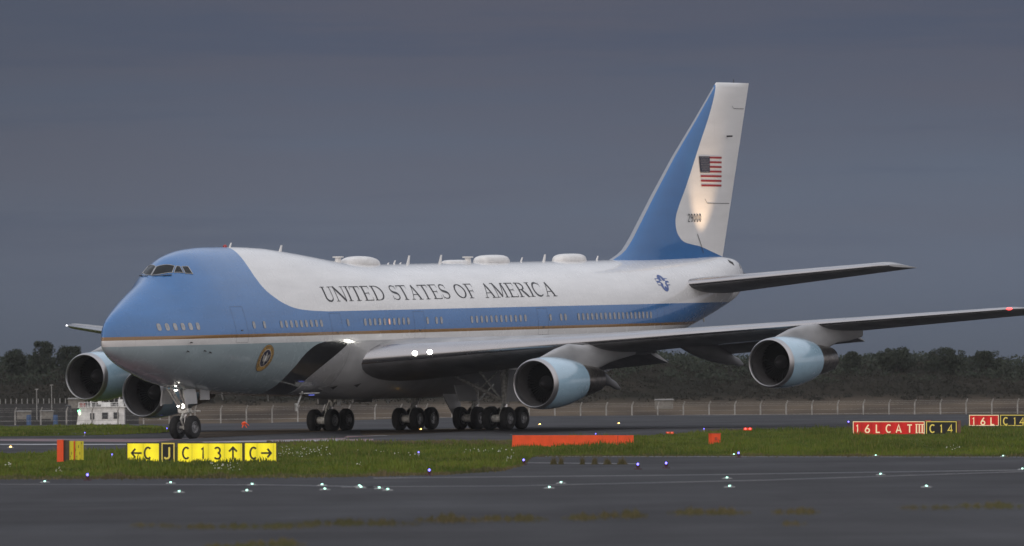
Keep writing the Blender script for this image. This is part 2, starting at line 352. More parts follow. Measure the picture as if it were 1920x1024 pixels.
# ================================================================== THE AIRCRAFT
jet = bpy.data.objects.new('jumbo_jet', None); COL.objects.link(jet); jet.matrix_world = PLANE_M
tag(jet, 'four engined blue and white jumbo jet taxiing with UNITED STATES OF AMERICA on its side', 'airplane')
Xs = np.concatenate([np.linspace(0.02, rt(12), 60)**2, np.arange(12.3, 64, .5), np.linspace(64, 68.9, 16)])
n = 112; mb = MB(); V = []
for X in Xs:
    T, Bt, W, C, K = [float(a) for a in sec(X)]
    for i in range(n):
        ph = 2*PI*i/n-PI/2; s = math.sin(ph); c = math.cos(ph)
        V.append((X, W*c*(1-K*max(0, s)), C+(T-C)*s if s > 0 else C+(C-Bt)*s))
F = [(k*n+i, (k+1)*n+i, (k+1)*n+(i+1) % n, k*n+(i+1) % n) for k in range(len(Xs)-1) for i in range(n)]
F += [tuple(range(n)), tuple(range(len(Xs)*n-1, (len(Xs)-1)*n-1, -1))]
fus = mb.add(V, F).build('fuselage', M['fus'], jet, smooth=True, sharp=60)
# belly fairing round the wing roots
mb = MB(); V = []; xs = np.arange(19.6, 47.01, .4); m_ = 60
for X in xs:
    T, Bt, W, C, K = [float(a) for a in sec(X)]
    g = min(1, max(0, (X-19.6)/3.5))*min(1, max(0, (47-X)/5)); g = g*g*(3-2*g)
    ztop = 4.86
    a0 = math.asin((ztop-C)/(C-Bt)) if False else math.asin((ztop-C)/(C-Bt)); 
    for i in range(m_+1):
        ph = a0+(-PI-2*a0)*i/m_; s = math.sin(ph); c = math.cos(ph); e = math.sin(PI*i/m_)**.5
        k = 1+(.004+.05*g*min(1, 6*min(i, m_-i)/m_))
        V.append((X, W*c*k, C+(C-Bt)*s*(1+.004+.045*g*e)))
F = [(k*(m_+1)+i, k*(m_+1)+i+1, (k+1)*(m_+1)+i+1, (k+1)*(m_+1)+i) for k in range(len(xs)-1) for i in range(m_)]
mb.add(V, F).build('belly_fairing', M['greyfair'], jet, smooth=True)
# cockpit windows (points X, y on the upper skin, both sides)
def skin_top(X, y, lift, side):
    T, Bt, W_, C, K = [float(a) for a in sec(X)]; lo_, hi_ = 0., PI/2
    for _ in range(40):
        m = (lo_+hi_)/2
        if W_*math.cos(m)*(1-K*math.sin(m)) > y: lo_ = m
        else: hi_ = m
    ph = lo_; dy = -W_*math.sin(ph)*(1-K*math.sin(ph))-W_*K*math.cos(ph)**2; dz = (T-C)*math.cos(ph)
    T2 = [float(a) for a in sec(X+.03)]; dT = ((T2[1-1]-T)*math.sin(ph)+(T2[3]-C)*(1-math.sin(ph)))/.03; dWx = (T2[2]-W_)*math.cos(ph)*(1-K*math.sin(ph))/.03
    tx = Vector((1, dWx, dT)); tp = Vector((0, dy, dz)); nn = tx.cross(tp).normalized()
    if nn.z < 0: nn = -nn
    p = Vector((X, y, C+(T-C)*math.sin(ph)))+nn*lift; return Vector((p.x, p.y*side, p.z))
panes = [[(4.80, .02), (5.34, .02), (5.86, .80), (5.44, .90)], [(5.52, .96), (5.94, .86), (6.08, .98), (5.98, 1.26)], [(6.06, 1.32), (6.18, 1.03), (6.56, 1.18), (6.5, 1.5)]]
for side in (-1, 1):
    for k, q in enumerate(panes):
        mb = MB(); V = []; n_ = 8
        for i in range(n_+1):
            for j in range(n_+1):
                a = Vector(q[0]).lerp(Vector(q[3]), i/n_); b = Vector(q[1]).lerp(Vector(q[2]), i/n_); p = a.lerp(b, j/n_); bu = -.12*math.sin(PI*i/n_)*(1-j/n_) if k == 0 else 0
                V.append(skin_top(p.x+bu, p.y, .012, side))
        mb.add(V, [(i*(n_+1)+j, i*(n_+1)+j+1, (i+1)*(n_+1)+j+1, (i+1)*(n_+1)+j) for i in range(n_) for j in range(n_)], 0)
        ed = [V[i*(n_+1)] for i in range(n_+1)], [V[i*(n_+1)+n_] for i in range(n_+1)], V[:n_+1], V[n_*(n_+1):]
        for e in ed:
            for a, b in zip(e, e[1:]): mb.tube(a, b, .022, n=6, mi=1)
        mb.build('cockpit_window', [M['glass'], M['frame']], fus)
for s_ in (-1, 1):
    a = skin_top(4.72, .12, .05, s_); b = skin_top(5.0, .62, .05, s_); c = skin_top(5.3, .95, .05, s_); mb = MB(); mb.tube(a, b, .016, n=6); mb.tube(b, c, .028, n=6); mb.build('wiper', M['black'], fus)
# small probes
for s in (-1, 1):
    for (X, z) in ((4.72, 5.05), (4.63, 4.61), (5.77, 4.62), (6.18, 4.53)):
        a = skin(X, z, 0, s); b = skin(X, z, .16, s); mb = MB(); mb.tube(a, b, .025, .02, n=8); mb.tube(b, b-Vector((.3, 0, 0)), .022, .012, n=8)
        mb.build('air_data_probe', M['black'], fus)
# cabin windows
WX = [2.9, 3.38, 3.86, 4.34, 4.82, 5.3, 9.8, 10.82]+[12.53+.508*i for i in range(9)]+[19.32]+[21.07+.498*i for i in range(10)]+[27.59, 28.55, 29.07] \
     + [32.35+.531*i for i in range(12)]+[40.97, 42.15, 42.64]+[44.13+.505*i for i in range(18)]
for iw, X in enumerate(WX):
    zc = 5.86+.0035*(X-3); mb = MB(); w, h = .115, .185
    def oval(w, h, k=20): return [(X+w*math.copysign(abs(math.cos(t))**.6, math.cos(t)), zc+h*math.copysign(abs(math.sin(t))**.7, math.sin(t))) for t in [2*PI*i/k for i in range(k)]]
    O = oval(w, h); I = oval(w*.66, h*.8); k = 20
    mb.add([skin(a, b, .018) for a, b in O]+[skin(a, b, .012) for a, b in I], [(i, (i+1) % k, k+(i+1) % k, k+i) for i in range(k)], 0)
    mb.add([skin(a, b, .011) for a, b in I]+[skin(X, zc, .011)], [(i, (i+1) % k, k) for i in range(k)], 1)
    mb.build('cabin_window', [M['wframe'], emis('lit_cabin_glass', (1, .5, .35), .7) if iw == 23 else M['wpane']], fus)
# doors (outlines on the skin)
for X0, X1, z0, z1 in ((8.05, 9.15, 4.98, 6.85), (17.6, 18.7, 5.0, 6.42), (26.2, 27.3, 5.02, 6.45), (39.6, 40.7, 5.05, 6.5), (53.6, 54.6, 5.1, 6.5)):
    mb = MB(); ribbon(mb, [(X0, z0), (X0, z1), (X1, z1), (X1, z0), (X0, z0)], .011, lambda x, z: skin(x, z, .009), closed=True)
    mb.box(skin((X0+X1)/2, (z0+z1)/2-.3, .01), (.18, .02, .05)); mb.build('cabin_door_seam', M['seam'], fus)
# title
ybase = lambda x: 7.04+.0047*(x-17.8)
for wd, a, b in (('UNITED', 17.72, 23.8), ('STATES', 24.62, 30.75), ('OF', 31.5, 33.66), ('AMERICA', 34.5, 42.3)):
    mb = MB(); serif_word(mb, wd, a, b, ybase, .79, lambda x, z, l: skin(x, z, .012+l)); mb.build('fuselage_lettering', M['ink'], fus)
# round seal
def disc_on_skin(mb, cx, cz, r0, r1, lift, mi, sx=1., nr=3, k=40):
    V = []; F = []
    for j in range(nr+1):
        r = r0+(r1-r0)*j/nr
        for i in range(k): a = 2*PI*i/k; V.append(skin(cx+r*sx*math.cos(a), cz+r*math.sin(a), lift))
    for j in range(nr):
        for i in range(k): F.append((j*k+i, j*k+(i+1) % k, (j+1)*k+(i+1) % k, (j+1)*k+i))
    mb.add(V, F, mi)
mb = MB(); cx, cz = 11.24, 4.15
disc_on_skin(mb, cx, cz, .45, .68, .012, 0); disc_on_skin(mb, cx, cz, .68, .70, .014, 1); disc_on_skin(mb, cx, cz, .43, .45, .014, 3)
disc_on_skin(mb, cx, cz, .0001, .43, .012, 1)
txt = 'SEALOFTHEPRESIDENTOFTHEUNITEDSTATES'
for i, c in enumerate(txt):
    th = math.radians(232-284*i/(len(txt)-1))
    def pol(px, py, l, th=th):
        r = .5+py; a = th-px/.56; return skin(cx+r*math.cos(a), cz+r*math.sin(a), .016+l)
    for pts, w in SERIF[c][1]: ribbon(mb, [((px-.4)*.11, py*.13) for px, py in pts], .013, lambda p, q: pol(p, q, .001), 1)
# eagle: wings, body, shield
ea = [(-.02, .3), (.06, .24), (.1, .1), (.24, .2), (.3, .1), (.26, -.12), (.12, -.2), (.07, -.14), (.05, -.32), (-.05, -.32), (-.07, -.14), (-.12, -.2), (-.26, -.12), (-.3, .1), (-.24, .2), (-.1, .1), (-.08, .24)]
mb.add([skin(cx+a, cz+b, .018) for a, b in ea], [tuple(range(len(ea)))], 2)
mb.add([skin(cx+a, cz+b, .022) for a, b in [(-.07, .1), (.07, .1), (.07, -.08), (0, -.17), (-.07, -.08)]], [(0, 1, 2, 3, 4)], 3)
for k in range(24):
    a = 2*PI*k/24; p = (cx+.37*math.cos(a), cz+.37*math.sin(a))
    mb.add([skin(p[0]+.016*math.cos(b), p[1]+.016*math.sin(b), .016) for b in (0, PI/2, PI, 1.5*PI)], [(0, 1, 2, 3)], 3)
mb.build('round_seal', [M['goldp'], M['navy'], mat('eagle_brown', (.42, .40, .36), .5), M['white']], fus)
# star and bars
mb = MB(); cx, cz, r = 55.5, 7.8, .36; BM = mat('insignia_blue', (.04, .09, .3), .4)
disc_on_skin(mb, cx, cz, .0001, r*1.32, .012, 0)
star = [(cx+r*(1 if i % 2 == 0 else .39)*math.sin(PI*i/5), cz+r*(1 if i % 2 == 0 else .39)*math.cos(PI*i/5)) for i in range(10)]
mb.add([skin(a, b, .018) for a, b in star]+[skin(cx, cz, .018)], [(i, (i+1) % 10, 10) for i in range(10)], 1)
for s in (-1, 1):
    for (h0, h1, w0, w1, l, mi) in ((-.2, .2, .98, 2.1, .012, 0), (-.15, -.055, 1.13, 2.05, .015, 1), (.055, .15, 1.13, 2.05, .015, 1)):
        mb.add([skin(cx+s*r*w0, cz+h0+.07, l), skin(cx+s*r*w1, cz+h0+.07, l), skin(cx+s*r*w1, cz+h1+.07, l), skin(cx+s*r*w0, cz+h1+.07, l)], [(0, 1, 2, 3)], mi)
mb.build('star_and_bars', [BM, M['white']], fus)
# roof domes, masts and antennas
def crown(X): return float(fT(rt(X)))
def dome(x0, x1, h, hw, name='antenna_dome', flat=1.):
    st = []
    for i in range(15):
        t = i/14; x = x0+(x1-x0)*t; e = (1-abs(2*t-1)**(2.6*flat))**.6; st.append((x, 0, crown(x)-.35, crown(x)+.02+h*max(.02, e), hw*max(.1, e)))
    MB().loft(st, p=2.6).build(name, M['white'], fus, smooth=True, sharp=60)
dome(24.15, 28.0, .42, .62, flat=.8); dome(38.5, 41.9, .38, .55, flat=1.5); dome(47.3, 50.5, .38, .55, flat=1.5); dome(34.9, 37.4, .14, .35, flat=2)
def blade(X, h, c=.32, lean=.18, mat_=None):
    z = crown(X); V = []
    for k, (zz, cc, xo) in enumerate(((z-.05, c, 0), (z+h, c*.45, lean))):
        for a in range(8): t = 2*PI*a/8; V.append((X+xo+cc*.5*math.cos(t), .035*math.sin(t), zz))
    MB().add(V, [(i, (i+1) % 8, 8+(i+1) % 8, 8+i) for i in range(8)]+[tuple(range(8, 16))]).build('blade_antenna', mat_ or M['white'], fus, smooth=True)
for X, h in ((12.65, .22), (17.75, .34), (29.6, .2), (31.1, .45), (34.55, .45), (43.45, .24), (46.0, .38), (52.0, .25), (30.2, .08), (28.9, .08)): blade(X, h, .2 if h < .3 else .36)
for X in (23.75, 37.6):
    z = crown(X); mb = MB(); mb.tube((X, 0, z-.1), (X, 0, z+.26), .2, .16); mb.tube((X, 0, z+.26), (X, 0, z+.33), .3, .3); mb.build('mast_antenna', M['white'], fus, smooth=True)
z = crown(12.2); MB().ball((12.2, 0, z), (.12, .12, .13), hemi=True).build('anti_collision_lamp', mat('red_glass', (.3, .02, .02), .1), fus, smooth=True)
# belly antennas, drains, beacon
def belly(X): return float(fB(rt(X)))
for X, h, w in ((9.8, .35, .1), (11.6, .28, .08), (16.2, .25, .08), (23.5, .5, .22), (28.6, .45, .2), (47.5, .3, .1), (64.3, .35, .1)):
    z = belly(X); V = []
    for zz, cc, xo in ((z+.08, w*1.6, 0), (z-h, w*.7, .12)):
        for a in range(8): t = 2*PI*a/8; V.append((X+xo+cc*math.cos(t), .03*math.sin(t), zz))
    MB().add(V, [(i, (i+1) % 8, 8+(i+1) % 8, 8+i) for i in range(8)]+[tuple(range(8, 16))]).build('belly_antenna', M['strut'], fus, smooth=True)
for X, z in ((19.4, 2.62), (21.6, 2.7)):                             # recessed triangular air scoops
    mb = MB(); P = [(X-1.1, z), (X+.75, z+.26), (X+.75, z-.26)]
    mb.add([skin(a, b, .16) for a, b in [(X+.1, z), (X+.7, z+.1), (X+.7, z-.12)]], [(0, 1, 2)]); ribbon(mb, [P[1], P[0], P[2]], .04, lambda a, b: skin(a, b, .165), 1)
    mb.build('air_scoop', [M['soot'], M['greyfair']], fus)
# tail cone end: exhaust
MB().lathe([(0, .34), (.35, .3), (.36, .24), (.1, .2)], (68.72, 0, 8.1), (1, 0, 0), n=24, cap1=True).build('auxiliary_exhaust', M['soot'], fus, smooth=True)
mb = MB(); q = [(66.4, 8.95), (66.55, 9.12), (67.0, 8.95), (66.9, 8.75)]; mb.add([skin(a, b, .015) for a, b in q], [(0, 1, 2, 3)]); mb.build('tail_vent', M['soot'], fus)
for X, z in ((68.0, 8.6), (68.2, 8.0)):
    mb = MB(); mb.add([skin(X+a, z+b, .012) for a, b in ((0, 0), (.12, 0), (.12, .25), (0, .25))], [(0, 1, 2, 3)]); mb.build('tail_vent', M['seam'], fus)
# ------------------------------------------------------------------ wings
def foil(n=18):                      # closed loop upper TE -> LE -> lower TE, (x/c, y/t) with LE share flags
    up = []; lo = []
    for i in range(n+1):
        x = (1-math.cos(PI*i/n))/2
        yt = 5*(.2969*math.sqrt(x)-.1260*x-.3516*x*x+.2843*x**3-.1036*x**4)
        cam = .06*(1-(2*x-1)**2)
        up.append((x, yt+cam)); lo.append((x, -yt*.95+cam))
    return up[::-1]+lo[1:]
def wing_mesh(mb, st, mi_le, le_up=.06, le_lo=.012, side=1):   # st: (y, xle, zle, chord, thick, drop)
    fl = foil(); k = len(fl); V = []
    for y, xl, zl, c, t, dr in st:
        for a, b in fl: V.append((xl+a*c, side*y, zl+b*t*c-dr*a))
    for j in range(len(st)-1):
        for i in range(k-1):
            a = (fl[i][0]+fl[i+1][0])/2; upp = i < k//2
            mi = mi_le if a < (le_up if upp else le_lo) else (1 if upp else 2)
            f = (j*k+i, j*k+i+1, (j+1)*k+i+1, (j+1)*k+i)
            mb.f.append(tuple(q+len(mb.v) for q in (f if side > 0 else f[::-1]))); mb.m.append(mi)
        f = (j*k+k-1, j*k, (j+1)*k, (j+1)*k+k-1); mb.f.append(tuple(q+len(mb.v) for q in f)); mb.m.append(1)
    for b0 in (0, (len(st)-1)*k): mb.f.append(tuple(b0+i+len(mb.v) for i in range(k))); mb.m.append(1)
    mb.v += V
def xle(y): return 21.35+.897*(y-3.3) if y > 3.3 else 21.35+.6*(y-3.3)
def zle(y): return 3.72+.0775*y
def xte(y): return float(np.interp(y, [0, 3.3, 12.2, 29.82], [37.4, 37.6, 39.3, 49.2]))
def drop(y): return float(np.interp(y, [0, 12, 29.8], [.6, .45, .28]))
def thick(y): return float(np.interp(y, [0, 3.3, 12, 29.8], [.145, .135, .105, .085]))
def swp(y, side): return -2.0*max(0, (y-13)/17)**1.5 if side > 0 else 0
for side in (-1, 1):
    st = [(y, xle(y)+swp(y, side), zle(y), xte(y)-xle(y), thick(y), drop(y)) for y in [1.5, 3.3, 4.5, 6, 8, 10, 12.2, 15, 18, 21, 24, 27, 29.3]]
    q_ = swp(29.8, side); st += [(29.65, xle(29.65)+.25+q_, zle(29.65), xte(29.65)-xle(29.65)-.4, .07, .28), (29.82, xle(29.8)+1.+q_, zle(29.8), 2.6, .04, .28)]
    mb = MB(); wing_mesh(mb, st, 0, side=side)
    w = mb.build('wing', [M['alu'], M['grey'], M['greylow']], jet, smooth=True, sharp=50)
    for y0, y1 in ((3.9, 10.9), (13.2, 20.6)):                        # flaps, slightly lowered
        mb = MB(); fs = []
        for y in (y0, (y0+y1)/2, y1): c = 2.1 if y0 < 5 else 1.7; fs.append((y, xte(y)-.75+swp(y, side), zle(y)-drop(y)-.07, c, .11, .62 if y0 < 5 else .5))
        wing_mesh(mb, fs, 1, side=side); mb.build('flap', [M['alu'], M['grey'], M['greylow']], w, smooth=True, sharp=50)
    for y, x0, x1, z1, dep in ((7.5, 33.8, 41.0, 1.75, 1.0), (14.2, 35.4, 42.8, 2.95, 1.1), (11.6, 33.5, 37.8, 3.75, .6), (20.9, 38.2, 43.2, 4.4, .6)):   # canoe fairings
        cst = []; z0 = zle(y)-.32-(.25 if y < 10 else 0)
        for i in range(15):
            t = i/14; e = max(.04, math.sin(PI*min(1, t*1.05+.02))**.6 if t < .9 else .55*(1-t)*10*.8+.12)
            zz = z0+(z1+.3-z0)*t**1.5; cst.append((x0+(x1-x0)*t, side*(y+.02*0), zz-dep*.55*e, zz+dep*.45*e, .3*e))
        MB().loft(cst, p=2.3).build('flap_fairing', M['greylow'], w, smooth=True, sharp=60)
    tipm = M['redl'] if side < 0 else M['whitel']
    MB().ball((xle(29.4)+.12+q_, side*29.45, zle(29.4)+.02), (.2, .16, .07) if side < 0 else (.035, .035, .03)).build('wingtip_lamp', tipm, w, smooth=True)
    for y in (5.12, 5.72):                                              # landing lamps in the leading edge
        mb = MB(); c = Vector((xle(y)-.02, side*y, zle(y)+.1)); d = Vector((-1, 0, 0)); mb.ball(c, (.07, .15, .12), n=24, h=14)
        mb.build('landing_lamp', M['land'] if side < 0 else M['glass'], w, smooth=True)
# ------------------------------------------------------------------ engines and pylons
def nacelle(cx, cy, cz):
    A = (1, 0, .02); o = (cx, cy, cz); n = 64
    outer = [(.34, 1.335), (.9, 1.385), (1.6, 1.39), (2.3, 1.355), (3.0, 1.28), (3.6, 1.19), (4.15, 1.09), (4.16, 1.05), (3.6, 1.05)]
    e = MB().lathe(outer, o, A, n).build('engine', M['teal'], jet, smooth=True, sharp=50)
    lip = [(.34, 1.337), (.2, 1.325), (.1, 1.30), (.03, 1.27), (0, 1.235), (.03, 1.20), (.1, 1.18), (.2, 1.165), (.3, 1.16)]
    MB().lathe(lip, o, A, n).build('inlet_lip', M['lip'], e, smooth=True, sharp=80)
    MB().lathe([(.3, 1.16), (.8, 1.14), (1.6, 1.13)], o, A, n).build('inlet_duct', M['duct'], e, smooth=True)
    mb = MB()
    for k in range(38):
        a = 2*PI*k/38; V = []
        for r, tw in ((.38, .1), (.75, .32), (1.12, .5)):
            for s in (-1, 1):
                aa = a+s*.055*(1.1-.2*r); V.append((cx+1.35+s*tw*.28, cy+r*math.cos(aa), cz+.03+r*math.sin(aa)))
        mb.add(V, [(0, 1, 3, 2), (2, 3, 5, 4)])
    mb.lathe([(0, 1.13), (.01, .05)], (cx+1.6, cy, cz+.03), A, n, cap1=True)
    mb.build('fan', M['fan'], e)
    MB().lathe([(.75, .01), (.82, .1), (1.0, .24), (1.35, .4)], o, A, 32, cap0=True).build('spinner', mat('spinner_grey', (.022, .022, .024), .4), e, smooth=True)
    MB().lathe([(3.2, .93), (4.2, .92), (5.2, .86), (6.1, .74), (6.7, .64), (6.68, .58), (6.2, .56)], o, A, 48).build('core_cowling', M['core'], e, smooth=True)
    MB().lathe([(6.0, .38), (6.6, .3), (7.1, .16), (7.4, .03)], o, A, 24, cap0=True, cap1=True).build('exhaust_cone', M['soot'], e, smooth=True)
    # strake
    MB().box((cx+1.6, cy+(.95 if cy < 0 else -.95), cz+1.1), (.9, .03, .25)).build('nacelle_strake', M['teal'], e)
    return e
for cx, cy, cz in ((23.6, -12.0, 2.50), (22.9, 12.0, 2.28), (32.45, -21.4, 3.36), (32.0, 21.4, 3.15)):
    nacelle(cx, cy, cz); y = abs(cy); LX = xle(y); LZ = zle(y); inner = y < 15
    nx = lambda t: cx+t
    st = [(nx(.75), cy, cz+1.30, cz+1.40, .05), (nx(1.3), cy, cz+1.2, cz+1.52, .16), (nx(2.4), cy, cz+1.1, cz+1.75+(LZ-cz-1.9)*.25, .24), (nx(3.8), cy, cz+.8, cz+1.9+(LZ-cz-1.9)*.7, .28)]
    dz_ = -.38 if inner else -.14
    st += [(LX-.1, cy, cz+.55, LZ+.1+dz_*.7, .3), (LX+.9, cy, cz+.62, LZ+.38+dz_, .31), (LX+2.4, cy, cz+.98, LZ+.3+dz_, .29), (LX+3.8, cy, LZ-.95, LZ-.05, .24), (LX+5.4, cy, LZ-.75, LZ-.2, .12)]
    st = sorted(st)
    MB().loft(st, p=3).build('engine_pylon', M['grey'], jet, smooth=True, sharp=60)
# ------------------------------------------------------------------ tail
fl = foil()
def finle(z): return float(np.interp(z, [8.6, 9.2, 9.45, 9.7, 10.19, 11.03, 12.73, 14.97, 17.15, 19.29], [51.9, 53.7, 54.5, 55.05, 55.74, 56.66, 58.5, 61.05, 63.8, 66.4]))
def finte(z): return 66.85+(z-9.46)*(70.33-66.85)/(19.29-9.46)
mb = MB(); V = []; zs = [8.6, 9.0, 9.2, 9.45, 9.7, 10.0, 10.4, 11.03, 12, 12.73, 14, 14.97, 16, 17.15, 18.2, 19.0, 19.22, 19.29]; k = len(fl)
for z in zs:
    a, b = finle(z), finte(z); c = b-a; th = float(np.interp(z, [8.6, 10, 19.2, 19.29], [.075, .1, .1, .05])); 
    for q, r in fl: V.append((a+q*c, (r-.06*(1-(2*q-1)**2))*th*c, z))
for j in range(len(zs)-1):
    for i in range(k-1): mb.f.append((j*k+i, j*k+i+1, (j+1)*k+i+1, (j+1)*k+i)); mb.m.append(1 if (fl[i][0]+fl[i+1][0])/2 < .012 and zs[j] < 18.3 else 0)
mb.f.append(tuple((len(zs)-1)*k+i for i in range(k))); mb.m.append(0); mb.v = V
fin = mb.build('tail_fin', [M['fin'], mat('fin_edge_paint', (.30, .32, .36), .4, .2, var=.02)], jet, smooth=True, sharp=50)
def finskin(x, z, lift=.012):
    a, b = finle(z), finte(z); c = b-a; q = min(.999, max(.001, (x-a)/c)); th = float(np.interp(z, [8.6, 10, 19.2], [.075, .1, .1]))
    yt = 5*(.2969*math.sqrt(q)-.1260*q-.3516*q*q+.2843*q**3-.1036*q**4); return Vector((x, -(yt*th*c*.975+lift+.012), z))
# flag
mb = MB(); x0, x1, z0, z1 = 63.45, 66.42, 13.3, 15.03; hs = (z1-z0)/13
def slant(z): return (z1-z)*.13
def fquad(a, b, c, d, lift, mi, sub=6):
    V = []
    for i in range(sub+1):
        x = a+(b-a)*i/sub; V += [finskin(x+(slant(c) if i == 0 and a < 64 else 0), c, lift), finskin(x+(slant(d) if i == 0 and a < 64 else 0), d, lift)]
    mb.add(V, [(2*i, 2*i+1, 2*i+3, 2*i+2) for i in range(sub)], mi)
for i in range(13):
    a = z1-hs*(i+1)+.012; b = z1-hs*i-.012
    if i % 2 == 0: fquad(x0 if i > 6 else 64.8, x1, a, b, .012, 0)
fquad(x0, 64.8, z1-hs*7, z1, .014, 1)
for r in range(9):
    for c in range(6 if r % 2 == 0 else 5):
        zz = z1-hs*7*(r+.7)/9.4; xx = x0+slant(zz)+.08+(1.2-slant(zz)*.5)*(c+.5+(.5 if r % 2 else 0))/6.2
        mb.add([finskin(xx+.024*math.cos(t), zz+.024*math.sin(t), .02) for t in [2*PI*i/5 for i in range(5)]], [(0, 1, 2, 3, 4)], 2)
mb.build('flag_marking', [M['red'], M['navy'], M['white']], fin)
mb = MB(); xx = 61.86
for c in '29000':
    glyph(mb, c, xx, 11.28, .46, lambda p, q, l: finskin(p, q, .012+l), w=.125, sx=1.02); xx += .37
mb.build('serial_number', M['ink'], fin)
mb = MB()
for pts in ([(64.1, 12.6), (64.45, 12.35), (67.6, 12.35)], [(67.9, 17.95), (68.1, 17.8), (69.6, 17.8)]): ribbon(mb, pts, .03, lambda p, q: finskin(p, q, .006), sub=.4)
ribbon(mb, [(63.1, 10.6), (64.0, 9.5)], .05, lambda p, q: finskin(p, q, .006)); 
mb.build('rudder_seam', M['seam'], fin)
MB().tube((68.5, 0, 19.25), (68.5, 0, 19.5), .03, .015, n=8).build('fin_tip_mast', M['black'], fin)
MB().tube((67.2, -.1, 16.2), (67.2, -.55, 16.2), .05, .05, n=8).build('fin_light_fitting', M['seam'], fin)
for side in (-1, 1):
    mb = MB(); st = []
    for y in (.6, 1.4, 2.2, 4, 7, 10, 10.8, 11.08):
        xl = 58.0+.772*(y-1.2)+(0 if y < 10.9 else .5); xt = 66.2+.37*(y-1.2)-(0 if y < 10.9 else .2); st.append((y, xl, 7.66+.098*(y-1.4), xt-xl, .11 if y < 10.9 else .04, float(np.interp(y, [0, 11], [.42, .16]))))
    wing_mesh(mb, st, 0, le_up=.05, side=side)
    hs_ = mb.build('tailplane', [M['alu'], M['greyfair'], M['greylow']], jet, smooth=True, sharp=50)
# logo lamp shining from the tailplane on to the fin
lp = bpy.data.lights.new('logo_lamp', 'SPOT'); lp.energy = 1500; lp.color = (1, .68, .40); lp.spot_size = math.radians(46); lp.spot_blend = .9; lp.shadow_soft_size = .08
lo = bpy.data.objects.new('logo_lamp', lp); COL.objects.link(lo); lo.parent = jet; lo.location = (63.2, -3.1, 8.35)
dv = Vector((63.9, -.4, 13.4))-Vector(lo.location); lo.rotation_euler = dv.to_track_quat('-Z', 'Y').to_euler()
# ------------------------------------------------------------------ landing gear
def wheel(parent, c, r=.62, w=.43, side=1):
    mb = MB(); x, y, z = c; h = w/2
    mb.lathe([(-h*.8, r*.52), (-h, r*.62), (-h*.98, r*.84), (-h*.8, r*.95), (-h*.45, r), (h*.45, r), (h*.8, r*.95), (h*.98, r*.84), (h, r*.62), (h*.8, r*.52)], c, (0, 1, 0), 40, 0)
    for q in (-.5, -.17, .17, .5): mb.lathe([(h*q-.012, r*1.001), (h*q-.006, r*1.006), (h*q+.006, r*1.006), (h*q+.012, r*1.001)], c, (0, 1, 0), 40, 0)
    for s in (-1, 1):
        mb.lathe([(s*h*.8, r*.52), (s*h*.86, r*.49), (s*h*.5, r*.44), (s*h*.4, r*.2), (s*h*.75, r*.17), (s*h*.8, .01)], c, (0, 1, 0), 28, 1)
        for k in range(8): a = 2*PI*k/8; mb.tube((x+r*.32*math.cos(a), y+s*h*.5, z+r*.32*math.sin(a)), (x+r*.32*math.cos(a), y+s*h*.4, z+r*.32*math.sin(a)), .035, n=8, mi=2)
    return mb.build('wheel', [M['tyre'], M['rim'], M['black']], parent, smooth=True, sharp=40)
# nose gear
mb = MB(); gx = 7.9
mb.tube((gx, 0, .62), (gx+.02, 0, 1.35), .085, n=18, mi=1); mb.tube((gx+.02, 0, 1.3), (gx+.1, 0, 2.75), .15, .17, n=18)
mb.tube((gx, -.36, .61), (gx, .36, .61), .09, n=14); mb.ball((gx, 0, .62), .16)
mb.tube((gx-.1, 0, 1.5), (gx-1.3, 0, 2.65), .08, n=12); mb.tube((gx-.1, -.2, 1.55), (gx-1.2, -.35, 2.7), .055, n=10); mb.tube((gx-.1, .2, 1.55), (gx-1.2, .35, 2.7), .055, n=10)
mb.tube((gx-.16, 0, .72), (gx-.42, 0, 1.05), .05, n=10); mb.tube((gx-.42, 0, 1.05), (gx-.1, 0, 1.42), .05, n=10)      # torque links
mb.tube((gx+.12, -.42, 1.42), (gx+.12, .42, 1.42), .07, n=12); mb.box((gx, 0, 1.45), (.4, .5, .16)); mb.tube((gx+.3, -.75, 1.45), (gx+.2, 0, 1.45), .05, n=10)
for s in (-1, 1): mb.tube((gx+.15, s*.25, 1.2), (gx+.15, s*.25, 1.6), .06, n=10); mb.box((gx-.12, s*.24, 1.5), (.12, .16, .2))
mb.tube((gx+.5, 0, 2.6), (gx+.1, 0, 1.9), .07, n=10)
for k in range(6): a = random.uniform(-.2, .2); mb.tube((gx-.12, a, .9+.1*k), (gx-.1+random.uniform(-.1, .2), a+.08, 1.4+.2*k), .015, n=6)
ng = mb.build('nose_gear', [M['strut'], M['chrome']], jet, smooth=True)
for y in (-.46, .46): wheel(ng, (gx, y, .61), .615, .40)
for y, z, r in ((-.05, 1.72, .12), (.22, 1.72, .06)):
    MB().ball((gx-.3, y, z), (.06, r, r)).build('taxi_lamp', M['taxi'], ng, smooth=True)
    MB().lathe([(0, r*1.1), (.12, r*.7)], (gx-.28, y, z), (1, 0, 0), 16, cap1=True).build('lamp_housing', M['strut'], ng, smooth=True)
MB().ball((6.9, -.1, 2.56), (.06, .1, .04)).build('belly_lamp', M['taxi'], ng, smooth=True)
